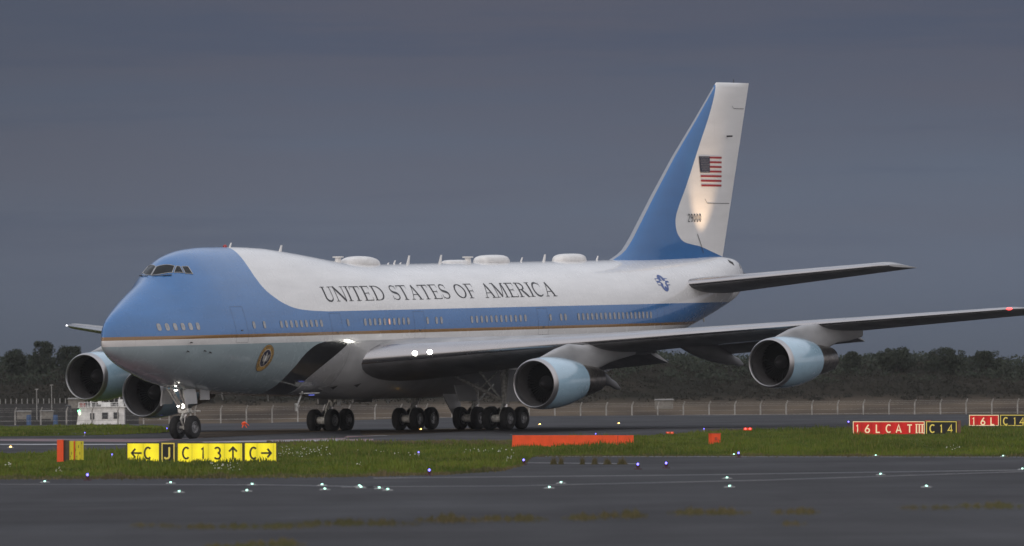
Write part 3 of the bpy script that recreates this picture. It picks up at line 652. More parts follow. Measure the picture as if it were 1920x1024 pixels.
for s in (-1, 1):
    V = []
    for i in range(5):
        for j in range(4): V.append((6.75+1.15*i/4, s*(.62+.12*math.sin(j/3*1.4)), 2.62-.78*j/3-.08*(i == 0)))
    V2 = [(a, b+s*.05, c) for a, b, c in V]; N5 = 20
    F = [(i*4+j, i*4+j+1, (i+1)*4+j+1, (i+1)*4+j) for i in range(4) for j in range(3)]
    F2 = [tuple(q+N5 for q in f) for f in F]; rim = [0, 1, 2, 3, 7, 11, 15, 19, 18, 17, 16, 12, 8, 4]
    F3 = [(rim[i], rim[(i+1) % 14], rim[(i+1) % 14]+N5, rim[i]+N5) for i in range(14)]
    MB().add(V+V2, F+F2+F3).build('nose_gear_door', M['greyfair'], ng)
    MB().box((gx+1.0, s*.62, 2.3), (.9, .05, .55)).build('nose_gear_door', M['greyfair'], ng)
# main gear
def main_gear(x, y, top, rake, wing_gear):
    s = 1 if y > 0 else -1; mb = MB()
    mb.tube((x, y, .62), (x+rake*.25, y, 1.5), .11, n=18, mi=1); mb.tube((x+rake*.25, y, 1.35), (x+rake, y-(s*.25 if wing_gear else 0), top), .19, .24, n=18)
    mb.tube((x-.8, y, .6), (x+.8, y, .6), .12, n=14)
    for q in (-.735, .735): mb.tube((x+q, y-.62, .6), (x+q, y+.62, .6), .09, n=14); mb.tube((x+q, y-.34, .6), (x+q, y+.34, .6), .2, n=18, mi=0)
    mb.tube((x-.2, y, .8), (x-.5, y, 1.15), .05); mb.tube((x-.5, y, 1.15), (x-.12, y, 1.6), .05)
    mb.tube((x-.65, y, .72), (x-.2, y, 1.5), .045, n=8)
    if wing_gear:
        mb.tube((x, y, 1.5), (x-.3, y-s*2.9, 2.9), .09, n=12); mb.tube((x, y, 1.75), (x+1.9, y-s*.9, 3.2), .08, n=12); mb.tube((x-.1, y-s*.2, 1.6), (x-2.2, y-s*.4, 3.3), .07, n=12)
        mb.tube((x-.16, y-s*1.45, 2.2), (x-.1, y-s*.4, 3.1), .05, n=10)
    else:
        mb.tube((x, y, 1.45), (x+1.9, y, 2.4), .08, n=12); mb.tube((x, y, 1.6), (x-.9, y-s*.4, 2.3), .06, n=10); mb.tube((x, y, 1.5), (x, y-s*1.1, 2.3), .06, n=10)
    for k in range(7):
        a = random.uniform(-.18, .18); mb.tube((x-.15+a*.5, y+a, .85+.08*k), (x-.1, y-a, 1.3+.12*k), .016, n=6)
    for q in (-1, 1): mb.tube((x-.7, y+q*.16, .78), (x+.7, y+q*.16, .78), .03, n=8)
    g = mb.build('main_gear', [M['strut'], M['chrome']], jet, smooth=True)
    for dx in (-.735, .735):
        for dy in (-.56, .56): wheel(g, (x+dx, y+dy, .6), .615, .44)
    return g
for s in (-1, 1):
    g = main_gear(31.85, s*5.5, 3.6, .3, True)
    MB().box((32.0, s*6.0, 2.35), (1.5, .06, 1.7), rot=Matrix.Rotation(s*-.12, 3, 'X')).build('gear_door', M['greyfair'], g)
    MB().box((31.6, s*3.2, 2.0), (2.0, .07, .9), rot=Matrix.Rotation(s*.3, 3, 'X')).build('gear_door', M['greyfair'], g)
    g = main_gear(34.9, s*1.92, 2.5, -.15, False)
    if s > 0: continue
    mb = MB(); V = [(32.6, s*1.05, 2.15), (34.6, s*1.05, 2.15), (34.6, s*1.2, .75), (33.7, s*1.2, .75)]
    mb.add(V+[(a, b-s*.06, c) for a, b, c in V], [(0, 1, 2, 3), (7, 6, 5, 4), (0, 4, 5, 1), (1, 5, 6, 2), (2, 6, 7, 3), (3, 7, 4, 0)]); mb.build('gear_door', M['greyfair'], g)
# low entry stair strut glimpsed under the belly ahead of the gear
mb = MB(); mb.tube((17.3, -1.5, 2.3), (16.0, -1.9, 1.5), .05, n=8); mb.tube((16.0, -1.9, 1.3), (15.95, -1.9, 1.7), .07, n=8); mb.box((17.6, -1.75, 2.22), (1.6, .3, .05))
mb.build('ram_air_scoop', M['strut'], jet)
MB().box((17.5, -1.95, 2.12), (.5, .06, .05)).build('belly_marker_lamp', emis('belly_blue_lamp', (.15, .2, 1), .6), jet)
# ================================================================== GROUND
def asphalt(name, c, tint=(0, 0, 0)):
    m = bpy.data.materials.new(name); t = NT(m)
    a = t.rng(t.noise(.05, (.5, 1, 1)), .3, .7, .8, 1.15); b = t.rng(t.noise(.8, (1, .12, 1)), .3, .7, .86, 1.12); d = t.rng(t.noise(14.), .2, .8, .85, 1.15)
    v = t.mul(t.mul(a, b), d)
    crk = t.N.new('ShaderNodeTexVoronoi'); crk.feature = 'DISTANCE_TO_EDGE'; crk.inputs['Scale'].default_value = .12
    t.L.new(t.tc.outputs['Object'], crk.inputs[0]); v = t.mul(v, t.rng(crk.outputs[0], 0, .012, .8, 1))
    v = t.mul(v, t.rng(t.noise(.9, (.03, 1, 1)), .42, .7, 1., .62)); v = t.mul(v, t.rng(t.noise(.12, (.3, 1, 1), 8), .5, .62, 1., 1.22))
    px = t.m('ABSOLUTE', t.m('SUBTRACT', t.m('FRACT', t.m('DIVIDE', t.Y, 7.5)), .5)); v = t.mul(v, t.fmix(t.m('LESS_THAN', px, .012), 1., .7))
    cb = t.N.new('ShaderNodeCombineColor')
    for i in range(3): t.L.new(t.mul(v, c[i]), cb.inputs[i])
    t.L.new(cb.outputs[0], t.b.inputs['Base Color'])
    t.L.new(t.rng(t.noise(.3, (.6, .15, 1)), .3, .7, .7, .95), t.b.inputs['Roughness']); t.b.inputs['Specular IOR Level'].default_value = .18
    bp = t.N.new('ShaderNodeBump'); bp.inputs['Strength'].default_value = .4; bp.inputs['Distance'].default_value = .01
    t.L.new(t.noise(40.), bp.inputs['Height']); t.L.new(bp.outputs[0], t.b.inputs['Normal'])
    return m
M['asph'] = asphalt('asphalt', (.037, .036, .039)); M['asph2'] = asphalt('asphalt_dark', (.05, .05, .052))
def soil():
    m = bpy.data.materials.new('dry_ground'); t = NT(m)
    low = t.mix(t.rng(t.noise(.12, (1, .4, 3)), .35, .65, 0, 1), (.125, .10, .076), (.06, .05, .042))
    up = t.mix(t.rng(t.noise(.06, (1, .5, 4)), .35, .65, 0, 1), (.036, .031, .025), (.022, .022, .018))
    f = t.rng(t.Z, .5, 1.6, 0, 1); c = t.mix(f, low, up)
    t.L.new(c, t.b.inputs['Base Color']); t.b.inputs['Roughness'].default_value = .95; t.b.inputs['Specular IOR Level'].default_value = .0; return m
M['soil'] = soil(); M['turf'] = mat('turf_soil', (.065, .09, .018), .95, var=.25, scale=.6, col2=(.06, .06, .022), spec=0.)
# terrain sheet reaching the horizon: flat airfield, dip behind it, low embankment beyond
def terr(x, y):
    z = gz(x, y)-.02
    if y > 1040:
        k = min(1, (y-1040)/110); k = k*k*(3-2*k); top = 5.4+.5*math.sin(x*.05+1)+.3*math.sin(x*.17)+.9*min(1, max(0, (-x-28)/12))
        z += k*(top+1.2)
        if y > 1500: z -= min(1, (y-1500)/1500)*0
    return z
ys = list(np.arange(-60, 440, 20))+list(np.arange(440, 860, 6))+list(np.arange(860, 1200, 10))+[1250, 1350, 1500, 2000, 3000, 5000, 9000, 16000]
xs = [-9000, -4000, -1500, -600, -250, -130]+list(np.arange(-90, 91, 4))+[130, 250, 600, 1500, 4000, 9000]
mb = MB(); mb.add([(x, y, terr(x, y)) for y in ys for x in xs], [(j*len(xs)+i, j*len(xs)+i+1, (j+1)*len(xs)+i+1, (j+1)*len(xs)+i) for j in range(len(ys)-1) for i in range(len(xs)-1)])
mb.build('ground', M['soil'], smooth=True, sharp=80, kind='structure')
def sheet(name, m, dz, xr, yf, kind='structure', ny=90, nx=30):
    mb = MB(); V = []
    for j in range(ny+1):
        for i in range(nx+1):
            x = xr[0]+(xr[1]-xr[0])*i/nx; y0, y1 = yf(x); y = y0+(y1-y0)*j/ny; V.append((x, y, gz(x, y)+dz))
    mb.add(V, [(j*(nx+1)+i, j*(nx+1)+i+1, (j+1)*(nx+1)+i+1, (j+1)*(nx+1)+i) for j in range(ny) for i in range(nx)])
    return mb.build(name, m, kind=kind, smooth=True)
sheet('taxiway', M['asph'], .0, (-130, 130), lambda x: (-40, crest(x)), ny=160)
def poly_ground(name, m, px, dz, kind='structure', n=60):
    """strip on the ground between an upper and a lower edge (lists of picture points)"""
    up, lo = px; us = np.linspace(max(up[0][0], lo[0][0]), min(up[-1][0], lo[-1][0]), n+1); V = []
    for u in us:
        a = gp(u, float(np.interp(u, [p[0] for p in lo], [p[1] for p in lo]))); b = gp(u, float(np.interp(u, [p[0] for p in up], [p[1] for p in up])))
        for k in range(13):
            q = a.lerp(b, k/12); V.append((q.x, q.y, gz(q.x, q.y)+dz))
    mb = MB(); mb.add(V, [(i*13+k, (i+1)*13+k, (i+1)*13+k+1, i*13+k+1) for i in range(n) for k in range(12)])
    return mb.build(name, m, kind=kind)
G1 = ([(-400, 853), (0, 851), (240, 847), (420, 838), (530, 832), (700, 829), (960, 828), (1190, 819), (1300, 812), (1400, 806), (1600, 803), (1920, 801), (2500, 799)],
      [(-400, 900), (0, 897), (300, 896), (640, 893), (830, 889), (940, 882), (980, 872), (1000, 855), (1300, 854), (1920, 855), (2500, 857)])
G2 = ([(-300, 802), (0, 800), (200, 798), (300, 800), (345, 806)], [(-300, 820), (0, 819), (200, 816), (300, 812), (345, 807)])
poly_ground('verge_soil', M['turf'], G1, .012, n=160); poly_ground('far_verge_soil', M['turf'], G2, .012)
# painted markings: faded red and white bands under the nose with reflected light coloured in, edge lines
def paint(name, col, wear=.5, sc=.8):
    m = bpy.data.materials.new(name); t = NT(m)
    f = t.gt(t.noise(sc, (.25, 1, 1)), wear); t.L.new(t.mix(f, (.06, .06, .065), col), t.b.inputs['Base Color']); t.b.inputs['Roughness'].default_value = .5; return m
mr_ = paint('faded_red_and_light', (.17, .07, .075), .46); mw = paint('faded_white_and_light', (.42, .42, .43), .5, 1.2); my = paint('worn_edge_line', (.13, .12, .11), .5, .6)
for nm, m_, u, l in (('red_marking_and_light', mr_, [(0, 823), (250, 823), (700, 817)], [(0, 827), (250, 829), (700, 829)]),
                     ('white_marking_and_light', mw, [(0, 832.6), (300, 832.6)], [(0, 834.6), (300, 834.6)]),
                     ('white_marking_and_light', mw, [(400, 820.5), (700, 816.8), (960, 814.5)], [(400, 821.8), (700, 817.9), (960, 815.2)]),
                     ('white_marking_and_light', mw, [(380, 829), (640, 824)], [(380, 831), (640, 827)]),
                     ('edge_line', my, [(700, 896.3), (1280, 890.5), (1920, 881)], [(700, 897.3), (1280, 891.6), (1920, 882.2)]),
                     ('edge_line', my, [(0, 908), (500, 909), (700, 912.5)], [(0, 908.8), (500, 910), (700, 913.8)]),
                     ('edge_line', my, [(640, 913), (960, 911), (1440, 900), (1920, 884)], [(640, 914), (960, 912), (1440, 901), (1920, 885)]),
                     ('edge_line', my, [(1000, 855.6), (1920, 857)], [(1000, 856.5), (1920, 857.8)]),
                     ('edge_line', my, [(990, 867.5), (1200, 869.5)], [(990, 868.5), (1200, 870.6)])):
    poly_ground(nm, m_, (u, l), .008 if 'white' in nm else .005)
# ------------------------------------------------------------------ grass
def grassmat(name, a, b, c):
    m = bpy.data.materials.new(name); t = NT(m)
    g = t.N.new('ShaderNodeNewGeometry'); c1 = t.mix(t.rng(t.noise(.5, (.8, .12, 1)), .38, .62, 0, 1), a, b)
    c1 = t.mix(t.rng(t.noise(.16, (1, .25, 1), 3), .42, .6, 0, .55), c1, tuple(q*.45 for q in b)); c2 = t.mix(t.rng(g.outputs['Random Per Island'], .72, 1, 0, .9), c1, c)
    t.L.new(c2, t.b.inputs['Base Color']); t.b.inputs['Roughness'].default_value = .7; t.b.inputs['Specular IOR Level'].default_value = .2
    return m
M['grass'] = grassmat('grass_blades', (.115, .145, .017), (.068, .105, .013), (.14, .125, .035))
M['dry'] = grassmat('dry_grass_blades', (.125, .1, .05), (.085, .09, .036), (.18, .135, .075))
def blades(name, m, pts, hgt, wid, kind='stuff', parent=None, label=None, lean=.35, **kw):
    pts = np.array(pts); N_ = len(pts); a = rng.uniform(0, 2*PI, N_); h = hgt*rng.uniform(.45, 1.25, N_)*pts[:, 3]; w = wid*rng.uniform(.6, 1.3, N_)
    dx = np.cos(a); dy = np.sin(a); l = h*lean*rng.uniform(.2, 1.3, N_); b = rng.uniform(0, 2*PI, N_)
    V = np.empty((N_*5, 3)); P = pts[:, :3]
    side = np.stack([np.ones(N_), .3*dy, 0*dx], 1)*w[:, None]/2
    mid = P+np.stack([np.cos(b)*l*.35, np.sin(b)*l*.35, h*.6], 1); tip = P+np.stack([np.cos(b)*l, np.sin(b)*l, h], 1)
    V[0::5] = P-side; V[1::5] = P+side; V[2::5] = mid-side*.7; V[3::5] = mid+side*.7; V[4::5] = tip
    me = bpy.data.meshes.new(name); i = np.arange(N_)*5
    F = [f for k in i for f in ((k, k+1, k+3, k+2), (k+2, k+3, k+4))]
    me.from_pydata(V.tolist(), [], [tuple(int(q) for q in f) for f in F]); me.materials.append(m); o = bpy.data.objects.new(name, me); COL.objects.link(o)
    if parent: o.parent = parent
    return tag(o, kind=kind, label=label, **kw)
def strip_pts(G, N_, cond=lambda u, t: 1.):
    up, lo = G; out = []
    ux, uy = zip(*up); lx, ly = zip(*lo); u0, u1 = max(ux[0], lx[0]), min(ux[-1], lx[-1])
    while len(out) < N_:
        u = random.uniform(u0, u1); t = random.random(); a = np.interp(u, lx, ly); b = np.interp(u, ux, uy)
        k = cond(u, t)
        if k <= 0: continue
        v = a+(b-a)*t; P = gp(u, float(v)); out.append((P.x, P.y, P.z, k*(1+.8*random.random()**8)))
    return out
def hv(u, t):
    return (.78+.4*math.sin(u*.021+1.3+t*3)*math.sin(u*.0063+t)+.2*math.sin(u*.11+t*9))*(1 if t > .04 else .7)
Gc = ([p for p in G1[0] if p[0] >= -400], G1[1])
Gv = ([(-60, 851)]+[p for p in G1[0] if 0 <= p[0] <= 1920]+[(2000, 800)], [(-60, 897)]+[p for p in G1[1] if 0 <= p[0] <= 1920]+[(2000, 855)])
blades('grass', M['grass'], strip_pts(Gv, 62000, hv), .17, .035)
fr_ = []
for _ in range(9000):
    u = random.uniform(-30, 1950); v = float(np.interp(u, [p[0] for p in G1[1]], [p[1] for p in G1[1]])); P = gp(u, v+random.gauss(.3, 1.1)); kk = .35+.45*max(0, math.sin(u*.05)*math.sin(u*.013+2)+.2*math.sin(u*.23)); fr_.append((P.x, P.y, P.z, kk if u < 990 else kk*.6))
for _ in range(5200):
    u = random.uniform(800, 1000) if _ % 2 else random.uniform(500, 960); P = gp(u, 829.5+random.uniform(0, 5)); fr_.append((P.x, P.y, P.z, random.uniform(.4, .9)))
blades('dry_grass_fringe', M['dry'], fr_, .17, .03)
blades('grass', M['grass'], strip_pts(([(-40, 800), (200, 798), (300, 800), (345, 806)], [(-40, 819), (200, 816), (300, 812), (345, 807)]), 5000, hv), .14, .06)
# dry fringe patches on the near joints of the pavement
wp_ = []
for u0, u1, v, k in ((300, 560, 988, .35), (540, 790, 982, .6), (775, 905, 976, 1.), (895, 1030, 974, .75), (1050, 1140, 972, .6), (1120, 1215, 968, 1.2), (1250, 1410, 962, .9), (1445, 1540, 961, .7), (1790, 1930, 950, .7), (460, 575, 1021, .8), (380, 480, 1026, .5), (480, 600, 987, .35), (1465, 1515, 982, .35), (240, 330, 985, .2), (1680, 1800, 952, .25)):
    ph_ = random.uniform(0, 6)
    for _ in range(int((u1-u0)*18)):
        t = random.random(); u = u0+(u1-u0)*t; e = math.sin(PI*t)**.8*(.55+.25*math.sin(u*.09+ph_)+.2*math.sin(u*.31+ph_*2))
        if random.random() > .25+e: continue
        P = gp(u, v+random.gauss(0, 2.6)); wp_.append((P.x, P.y, P.z, k*max(.12, e)*random.uniform(.4, 1)))
blades('weeds', M['dry'], wp_, .17, .008)
for i, (u, wd) in enumerate(((1038, 12), (1052, 9), (1092, 8), (1115, 12), (1139, 14), (1166, 18))):
    pts = []
    c = gp(u, 871)
    for _ in range(230):
        gx_ = random.gauss(0, wd/3.4/62); pts.append((gx_, random.gauss(0, .05), -.01, random.uniform(.35, 1)*math.exp(-(gx_*62*2.2/wd)**2)))
    o = blades('grass_tuft', M['dry'], pts, .3, .012, kind=None, cat='grass tuft', group='dry grass tufts in the taxiway joint', lean=.5,
        label='%s tuft from the left in the row of dry brown grass tufts on the asphalt' % ('first', 'second', 'third', 'fourth', 'fifth', 'sixth')[i]); o.location = c
# clover flowers
mb = MB()
for u0, u1, v0, v1, N_ in ((520, 620, 838, 858, 70), (395, 450, 872, 884, 30), (740, 780, 850, 858, 8), (640, 720, 845, 852, 10), (860, 960, 843, 851, 25), (950, 965, 850, 868, 8), (1770, 1800, 838, 846, 10), (10, 30, 872, 882, 8), (105, 118, 880, 886, 6), (668, 680, 873, 877, 5)):
    for _ in range(N_):
        P = gp(random.uniform(u0, u1), random.uniform(v0, v1)+6); s_ = random.uniform(.008, .018); mb.ball((P.x, P.y, P.z+random.uniform(.1, .2)), s_, n=6, h=4)
mb.build('clover_flowers', mat('petal_white', (.7, .7, .66), .6), kind='stuff')
# ------------------------------------------------------------------ signs
RX = Vector(Rw.tolist()); RX.y = 0; RX.normalize(); UPV = Vector((-RX.z, 0, RX.x))
TILT = math.atan2(RX.z, RX.x)
def sign_root(name, u, v, d, label, group=None):
    P = wp(u, v, d); o = empty(name, P, label, 'sign', group); o.rotation_euler = (0, -TILT, 0); return o
def litmat(name, col, st, modw, x0=0.):
    m = bpy.data.materials.new(name); t = NT(m)
    f = t.m('ABSOLUTE', t.m('SUBTRACT', t.m('FRACT', t.m('DIVIDE', t.m('SUBTRACT', t.X, x0), modw)), .5))
    k = t.mul(t.mul(t.rng(f, .1, .46, 1.06, .8), t.rng(f, .475, .5, 1., .5)), t.rng(t.noise(1.5), .3, .7, .9, 1.08)); t.L.new(t.mul(k, st), t.b.inputs['Emission Strength'])
    t.b.inputs['Base Color'].default_value = (*[c*.25 for c in col], 1); t.b.inputs['Emission Color'].default_value = (*col, 1); t.b.inputs['Roughness'].default_value = .4; return m
M['ylit'] = litmat('lit_yellow_panel', (1., .83, .02), .82, .527); M['rlit'] = litmat('lit_red_panel', (.62, .010, .008), .62, .45)
M['cream'] = emis('lit_cream_letter', (1, .8, .45), .75); M['ylet'] = emis('lit_yellow_letter', (1, .75, .05), .55)
M['bface'] = mat('black_sign_face', (.012, .012, .012), .35); M['sframe'] = mat('sign_frame', (.06, .05, .035), .5)
def board(root, s, x0, x1, z0, z1, face, chars, ink, hch, zch, border=None, frame='sframe', dep=.25, w=.15):
    """x measured in sign pixels / s from the root; chars = [(ch, x)]"""
    mb = MB(); cx = (x0+x1)/2; mb.box((cx, dep/2, (z0+z1)/2), (x1-x0, dep, z1-z0), 0)
    e = .036; q = [(x0+e, -.004, z0+e), (x1-e, -.004, z0+e), (x1-e, -.004, z1-e), (x0+e, -.004, z1-e)]
    mb.add(q, [(0, 1, 2, 3)], 1)
    if border:
        e = .045; ribbon(mb, [(x0+e, z0+e), (x1-e, z0+e), (x1-e, z1-e), (x0+e, z1-e), (x0+e, z0+e)], .035, lambda a, b: (a, -.008, b), 3, sub=9, closed=True)
    b = mb.build('panel', [M[frame], M[face], M[ink], M[border or ink]], root)
    if chars:
        for c, x, sx in chars:
            mb = MB(); glyph(mb, c, x, zch, hch, lambda p, q, l: (p, -.012-l, q), w=w, sx=sx); mb.build('lettering', M[ink], b)
    for x in (x0+.12, x1-.12):
        MB().tube((x, dep/2, z0-.15), (x, dep/2, z0+.02), .04, n=8).build('leg', M['postm'], root)
k = 57.3; Y0 = 313.
r = sign_root('taxiway_sign', 238, 869, Y0, 'yellow and black lit taxiway sign board reading C J C13 C with arrows')
X = lambda u: (u-238)/k
board(r, k, X(237), X(299.4), 0, .68, 'ylit', [('<', X(246.5), .92), ('C', X(270), .92)], 'ink', .40, .135)
board(r, k, X(300.6), X(328), 0, .69, 'bface', [('J', X(306.5), 1.05)], 'ylet', .40, .135, border='ylet', w=.14)
board(r, k, X(330.5), X(453.8), 0, .68, 'ylit', [('C', X(341), .92), ('1', X(376.5), .9), ('3', X(400), 1.), ('^', X(427), .98)], 'ink', .40, .135)
board(r, k, X(455), X(517), 0, .69, 'ylit', [('C', X(466), .92), ('>', X(487), .92)], 'ink', .40, .135)
k = 39.6; Y1 = 457.
r = sign_root('runway_sign', 1598, 818, Y1, 'nearer lit red sign reading 16L CAT III with a black C14 panel', 'holding position signs')
X = lambda u: (u-1598)/k
board(r, k, X(1598), X(1734.6), 0, .73, 'rlit', [('1', X(1606), .9), ('6', X(1622), 1.), ('L', X(1642), 1.), ('C', X(1661), 1.), ('A', X(1680), 1.), ('T', X(1701), 1.), ('I', X(1717), 1.), ('I', X(1722.4), 1.), ('I', X(1727.8), 1.)], 'cream', .40, .16, border='cream')
mb = MB(); ribbon(mb, [(X(1716), .16), (X(1733), .16)], .03, lambda a, b: (a, -.02, b)); ribbon(mb, [(X(1716), .56), (X(1733), .56)], .03, lambda a, b: (a, -.02, b)); mb.build('numeral_bars', M['cream'], r)
board(r, k, X(1735.4), X(1794.6), 0, .73, 'bface', [('C', X(1743), 1.), ('1', X(1763), .9), ('4', X(1777), 1.)], 'ylet', .40, .16, border='ylet')
MB().box((X(1798), .4, .36), (.16, .9, .76)).build('side_plate', mat('brown_plate', (.16, .07, .05), .5), r)
k = 36.2; Y2 = 500.
r = sign_root('runway_sign', 1816, 799.5, Y2, 'farther lit red 16L sign with black C14 panel at the right edge', 'holding position signs')
X = lambda u: (u-1816)/k
board(r, k, X(1816), X(1873.6), 0, .62, 'rlit', [('1', X(1824), .9), ('6', X(1839), 1.), ('L', X(1857), 1.)], 'cream', .40, .07, border='cream')
board(r, k, X(1874.4), X(1932), 0, .62, 'bface', [('C', X(1881), 1.), ('1', X(1901), .9), ('4', X(1912), 1.)], 'ylet', .40, .07, border='ylet')
# edge-on sign at left
r = sign_root('angled_sign', 107, 866, 317., 'narrow yellow lit sign seen nearly edge on beside an orange end plate')
k = 57.2; X = lambda u: (u-107)/k
MB().box((X(113), .2, .36), (.21, .5, .72)).build('end_plate', M['orange'], r)
MB().box((X(124.5), .25, .36), (.17, .4, .70)).build('side_casing', M['sframe'], r)
for a, b in ((130, 137.4), (141, 156)):
    mb = MB(); mb.box((X((a+b)/2), .2, .37), ((b-a)/k, .3, .62)); x0 = X(a); w_ = (b-a)/k
    mb.build('panel', mat('dim_yellow_panel', (.5, .42, .02), .5, var=.2, scale=12) if False else litmat('lit_edge_panel', (.72, .6, .02), .38, .2), r)
    mb = MB()
    for q in range(5 if b-a > 9 else 2):
        c = (x0+w_*((q*.37+.2) % .9), -.0, .12+.11*q+.05); mb.box((c[0]+.0, .045, c[2]), (.018, .012, .05+.04*(q % 2)))
    mb.build('foreshortened_lettering', M['ink'], r)
MB().box((X(139), .22, .37), (.035, .25, .64)).build('red_post', M['orange'], r)
# orange barriers and boxes
o = gp(1074, 838); mb = MB(); w_ = (1188-960)/FPX*o.y; h_ = .46
V = [(-w_/2, 0, 0), (w_/2, 0, 0), (w_/2, 0, h_), (-w_/2+.02, 0, h_), (-w_/2, .6, 0), (w_/2, .6, 0), (w_/2, .45, h_), (-w_/2+.02, .45, h_)]
mb.add(V, [(0, 1, 2, 3), (5, 4, 7, 6), (4, 0, 3, 7), (1, 5, 6, 2), (3, 2, 6, 7)]); mb.box((w_*.37, -.006, h_/2), (.012, .012, h_*.95), 1)
for q in range(9): mb.box((-w_/2+.3+q*(w_-.6)/8, .22, h_+.008), (.05, .05, .02), 1)
b = mb.build('orange_barrier', [M['orange'], M['sframe']], label='long low orange marker box lying in the grass under the near engine', cat='marker box'); b.location = o; b.rotation_euler = (0, -TILT, 0)
o = gp(1340, 834); mb = MB(); mb.box((.0, 0, .22), (.38, .35, .44), 0, Matrix.Rotation(.35, 3, 'Z')); mb.box((0, 0, .455), (.42, .38, .03), 1, Matrix.Rotation(.35, 3, 'Z')); mb.box((.05, -.2, .25), (.1, .03, .12), 1)
b = mb.build('junction_box', [M['orange'], mat('orange_lid', (.5, .07, .03), .5)], label='small square orange junction box standing in the grass', cat='junction box'); b.location = o
# ------------------------------------------------------------------ airfield lights
ORD = ['first', 'second', 'third', 'fourth', 'fifth', 'sixth', 'seventh', 'eighth', 'ninth', 'tenth', 'eleventh', 'twelfth', 'thirteenth', 'fourteenth', 'fifteenth', 'sixteenth', 'seventeenth', 'eighteenth', 'nineteenth', 'twentieth', 'twenty first', 'twenty second', 'twenty third', 'twenty fourth']
def raised(u, v, m, label, group, sc=1., h=.17, name='edge_light', cap='blue'):
    P = gp(u, v+h*FPX/gp(u, v+12).y*.9)
    r = empty(name, P, label, 'airfield light', group)
    mb = MB(); mb.tube((0, 0, 0), (0, 0, .03), .11*sc, n=12); mb.tube((0, 0, .03), (0, 0, h-.1), .022*sc, n=8); mb.tube((0, 0, h-.12), (0, 0, h-.06), .05*sc, .06*sc, n=12); mb.build('stem', mat('fixture_body', (.08, .03, .04), .5) if sc >= 1 else M['postm'], r, smooth=True)
    MB().ball((0, 0, h-.02), (.028*sc, .028*sc, .03*sc), n=12, h=8).build('lamp_globe', m, r, smooth=True); return r
bl = sorted([(164, 890), (805, 881), (982, 862), (1196, 870), (1249, 868), (1385, 849)])
for i, (u, v) in enumerate(bl): raised(u, v, M['bluel'], '%s raised blue taxiway edge light from the left along the near grass edge' % ORD[i], 'blue edge lights of the near taxiway')
fb = sorted([(159, 811), (313, 803), (210, 852), (785, 848), (1117, 813), (1320, 804)])
for i, (u, v) in enumerate(fb): raised(u, v, M['bluel'], '%s small blue light from the left on the far taxiway edge' % ORD[i], 'far blue edge lights', sc=.8, h=.22)
raised(1591, 791, M['bluel'], 'wide bright blue white light just left of the red sign', None, sc=1.3, h=.3)
gr = sorted([(84, 905), (320, 907), (336, 924), (473, 910), (463, 922), (604, 911), (609, 919), (674, 913), (677, 915.5), (711, 917), (727, 920), (1030, 916), (1052, 907), (1363, 898), (1368, 914), (1651, 891), (1737, 914), (1917, 881), (1642, 855.5), (1881, 856.5), (1376, 853.6)])
proto = None
for i, (u, v) in enumerate(gr):
    P = gp(u, v); lab = '%s green white inset light from the left on the near taxiway' % ORD[i]
    if proto is None:
        proto = empty('inset_light', P, lab, 'airfield light', 'green inset lights in the near taxiway')
        mb = MB(); mb.lathe([(0, .13), (.012, .12), (.022, .07)], (0, 0, .004), (0, 0, 1), 20, cap1=True); mb.build('housing', M['postm'], proto, smooth=True)
        MB().ball((0, -.02, .034), (.026, .022, .017), n=12, h=8).build('lamp_lens', M['greenl'], proto, smooth=True)
    else:
        c = copy_tree(proto); c.location = P; c['label'] = lab
am = sorted([(20, 840), (789, 806.5), (1012, 797), (611, 815.5), (422, 823), (1160, 795)])
pr2 = None
for i, (u, v) in enumerate(am):
    P = gp(u, v); lab = '%s small amber inset light from the left on the taxiway under the jet' % ORD[i]
    if pr2 is None:
        pr2 = empty('inset_light', P, lab, 'airfield light', 'amber inset lights in the taxiway under the jet')
        mb = MB(); mb.lathe([(0, .15), (.012, .13), (.03, .08)], (0, 0, .004), (0, 0, 1), 20, cap1=True); mb.build('housing', M['postm'], pr2, smooth=True)
        MB().ball((0, -.02, .05), (.05, .04, .035), n=12, h=8).build('lamp_lens', M['amberl'], pr2, smooth=True)
    else:
        c = copy_tree(pr2); c.location = P; c['label'] = lab
def guard(u, v, label, s=1., m='redl'):
    P = gp(u, v+5); r = empty('guard_light', P, label, 'airfield light', 'red guard lights')
    mb = MB(); mb.box((0, .05, .12*s), (.42*s, .12, .12*s)); mb.tube((-.12*s, .05, 0), (-.12*s, .05, .1*s), .02); mb.tube((.12*s, .05, 0), (.12*s, .05, .1*s), .02); mb.build('housing', M['orange'], r)
    for x in (-.11, .11): MB().ball((x*s, -.02, .13*s), (.05*s, .03, .045*s), n=10, h=6).build('lamp_lens', M[m], r, smooth=True)
M['redl2'] = emis('dim_red_lamp', (1, .12, .06), .9)
guard(1402, 804, 'pair of bright red lamps low in the grass right of the far engine'); guard(1256, 811, 'dull red twin lamp fixture beyond the long orange box', .9, 'redl2'); guard(1740, 788, 'small red fixture peeking over the red 16L sign', .8, 'redl2')
# orange machine on the far taxiway
P = gp(457, 802); r = empty('survey_marker', P, 'small orange tripod marker standing on the asphalt beyond the nose wheels', 'marker')
mb = MB()
for a in (0, 2.1, 4.2): mb.tube((.18*math.cos(a), .18*math.sin(a), 0), (.02*math.cos(a), .02*math.sin(a), .22), .03, .04, n=8)
mb.build('tripod', M['orange'], r); MB().loft([(-.13, 0, .18, .24, .03), (-.08, 0, .18, .34, .07), (.06, 0, .2, .38, .08), (.16, 0, .22, .3, .05), (.32, 0, .1, .14, .03)]).build('head', M['orange'], r, smooth=True)
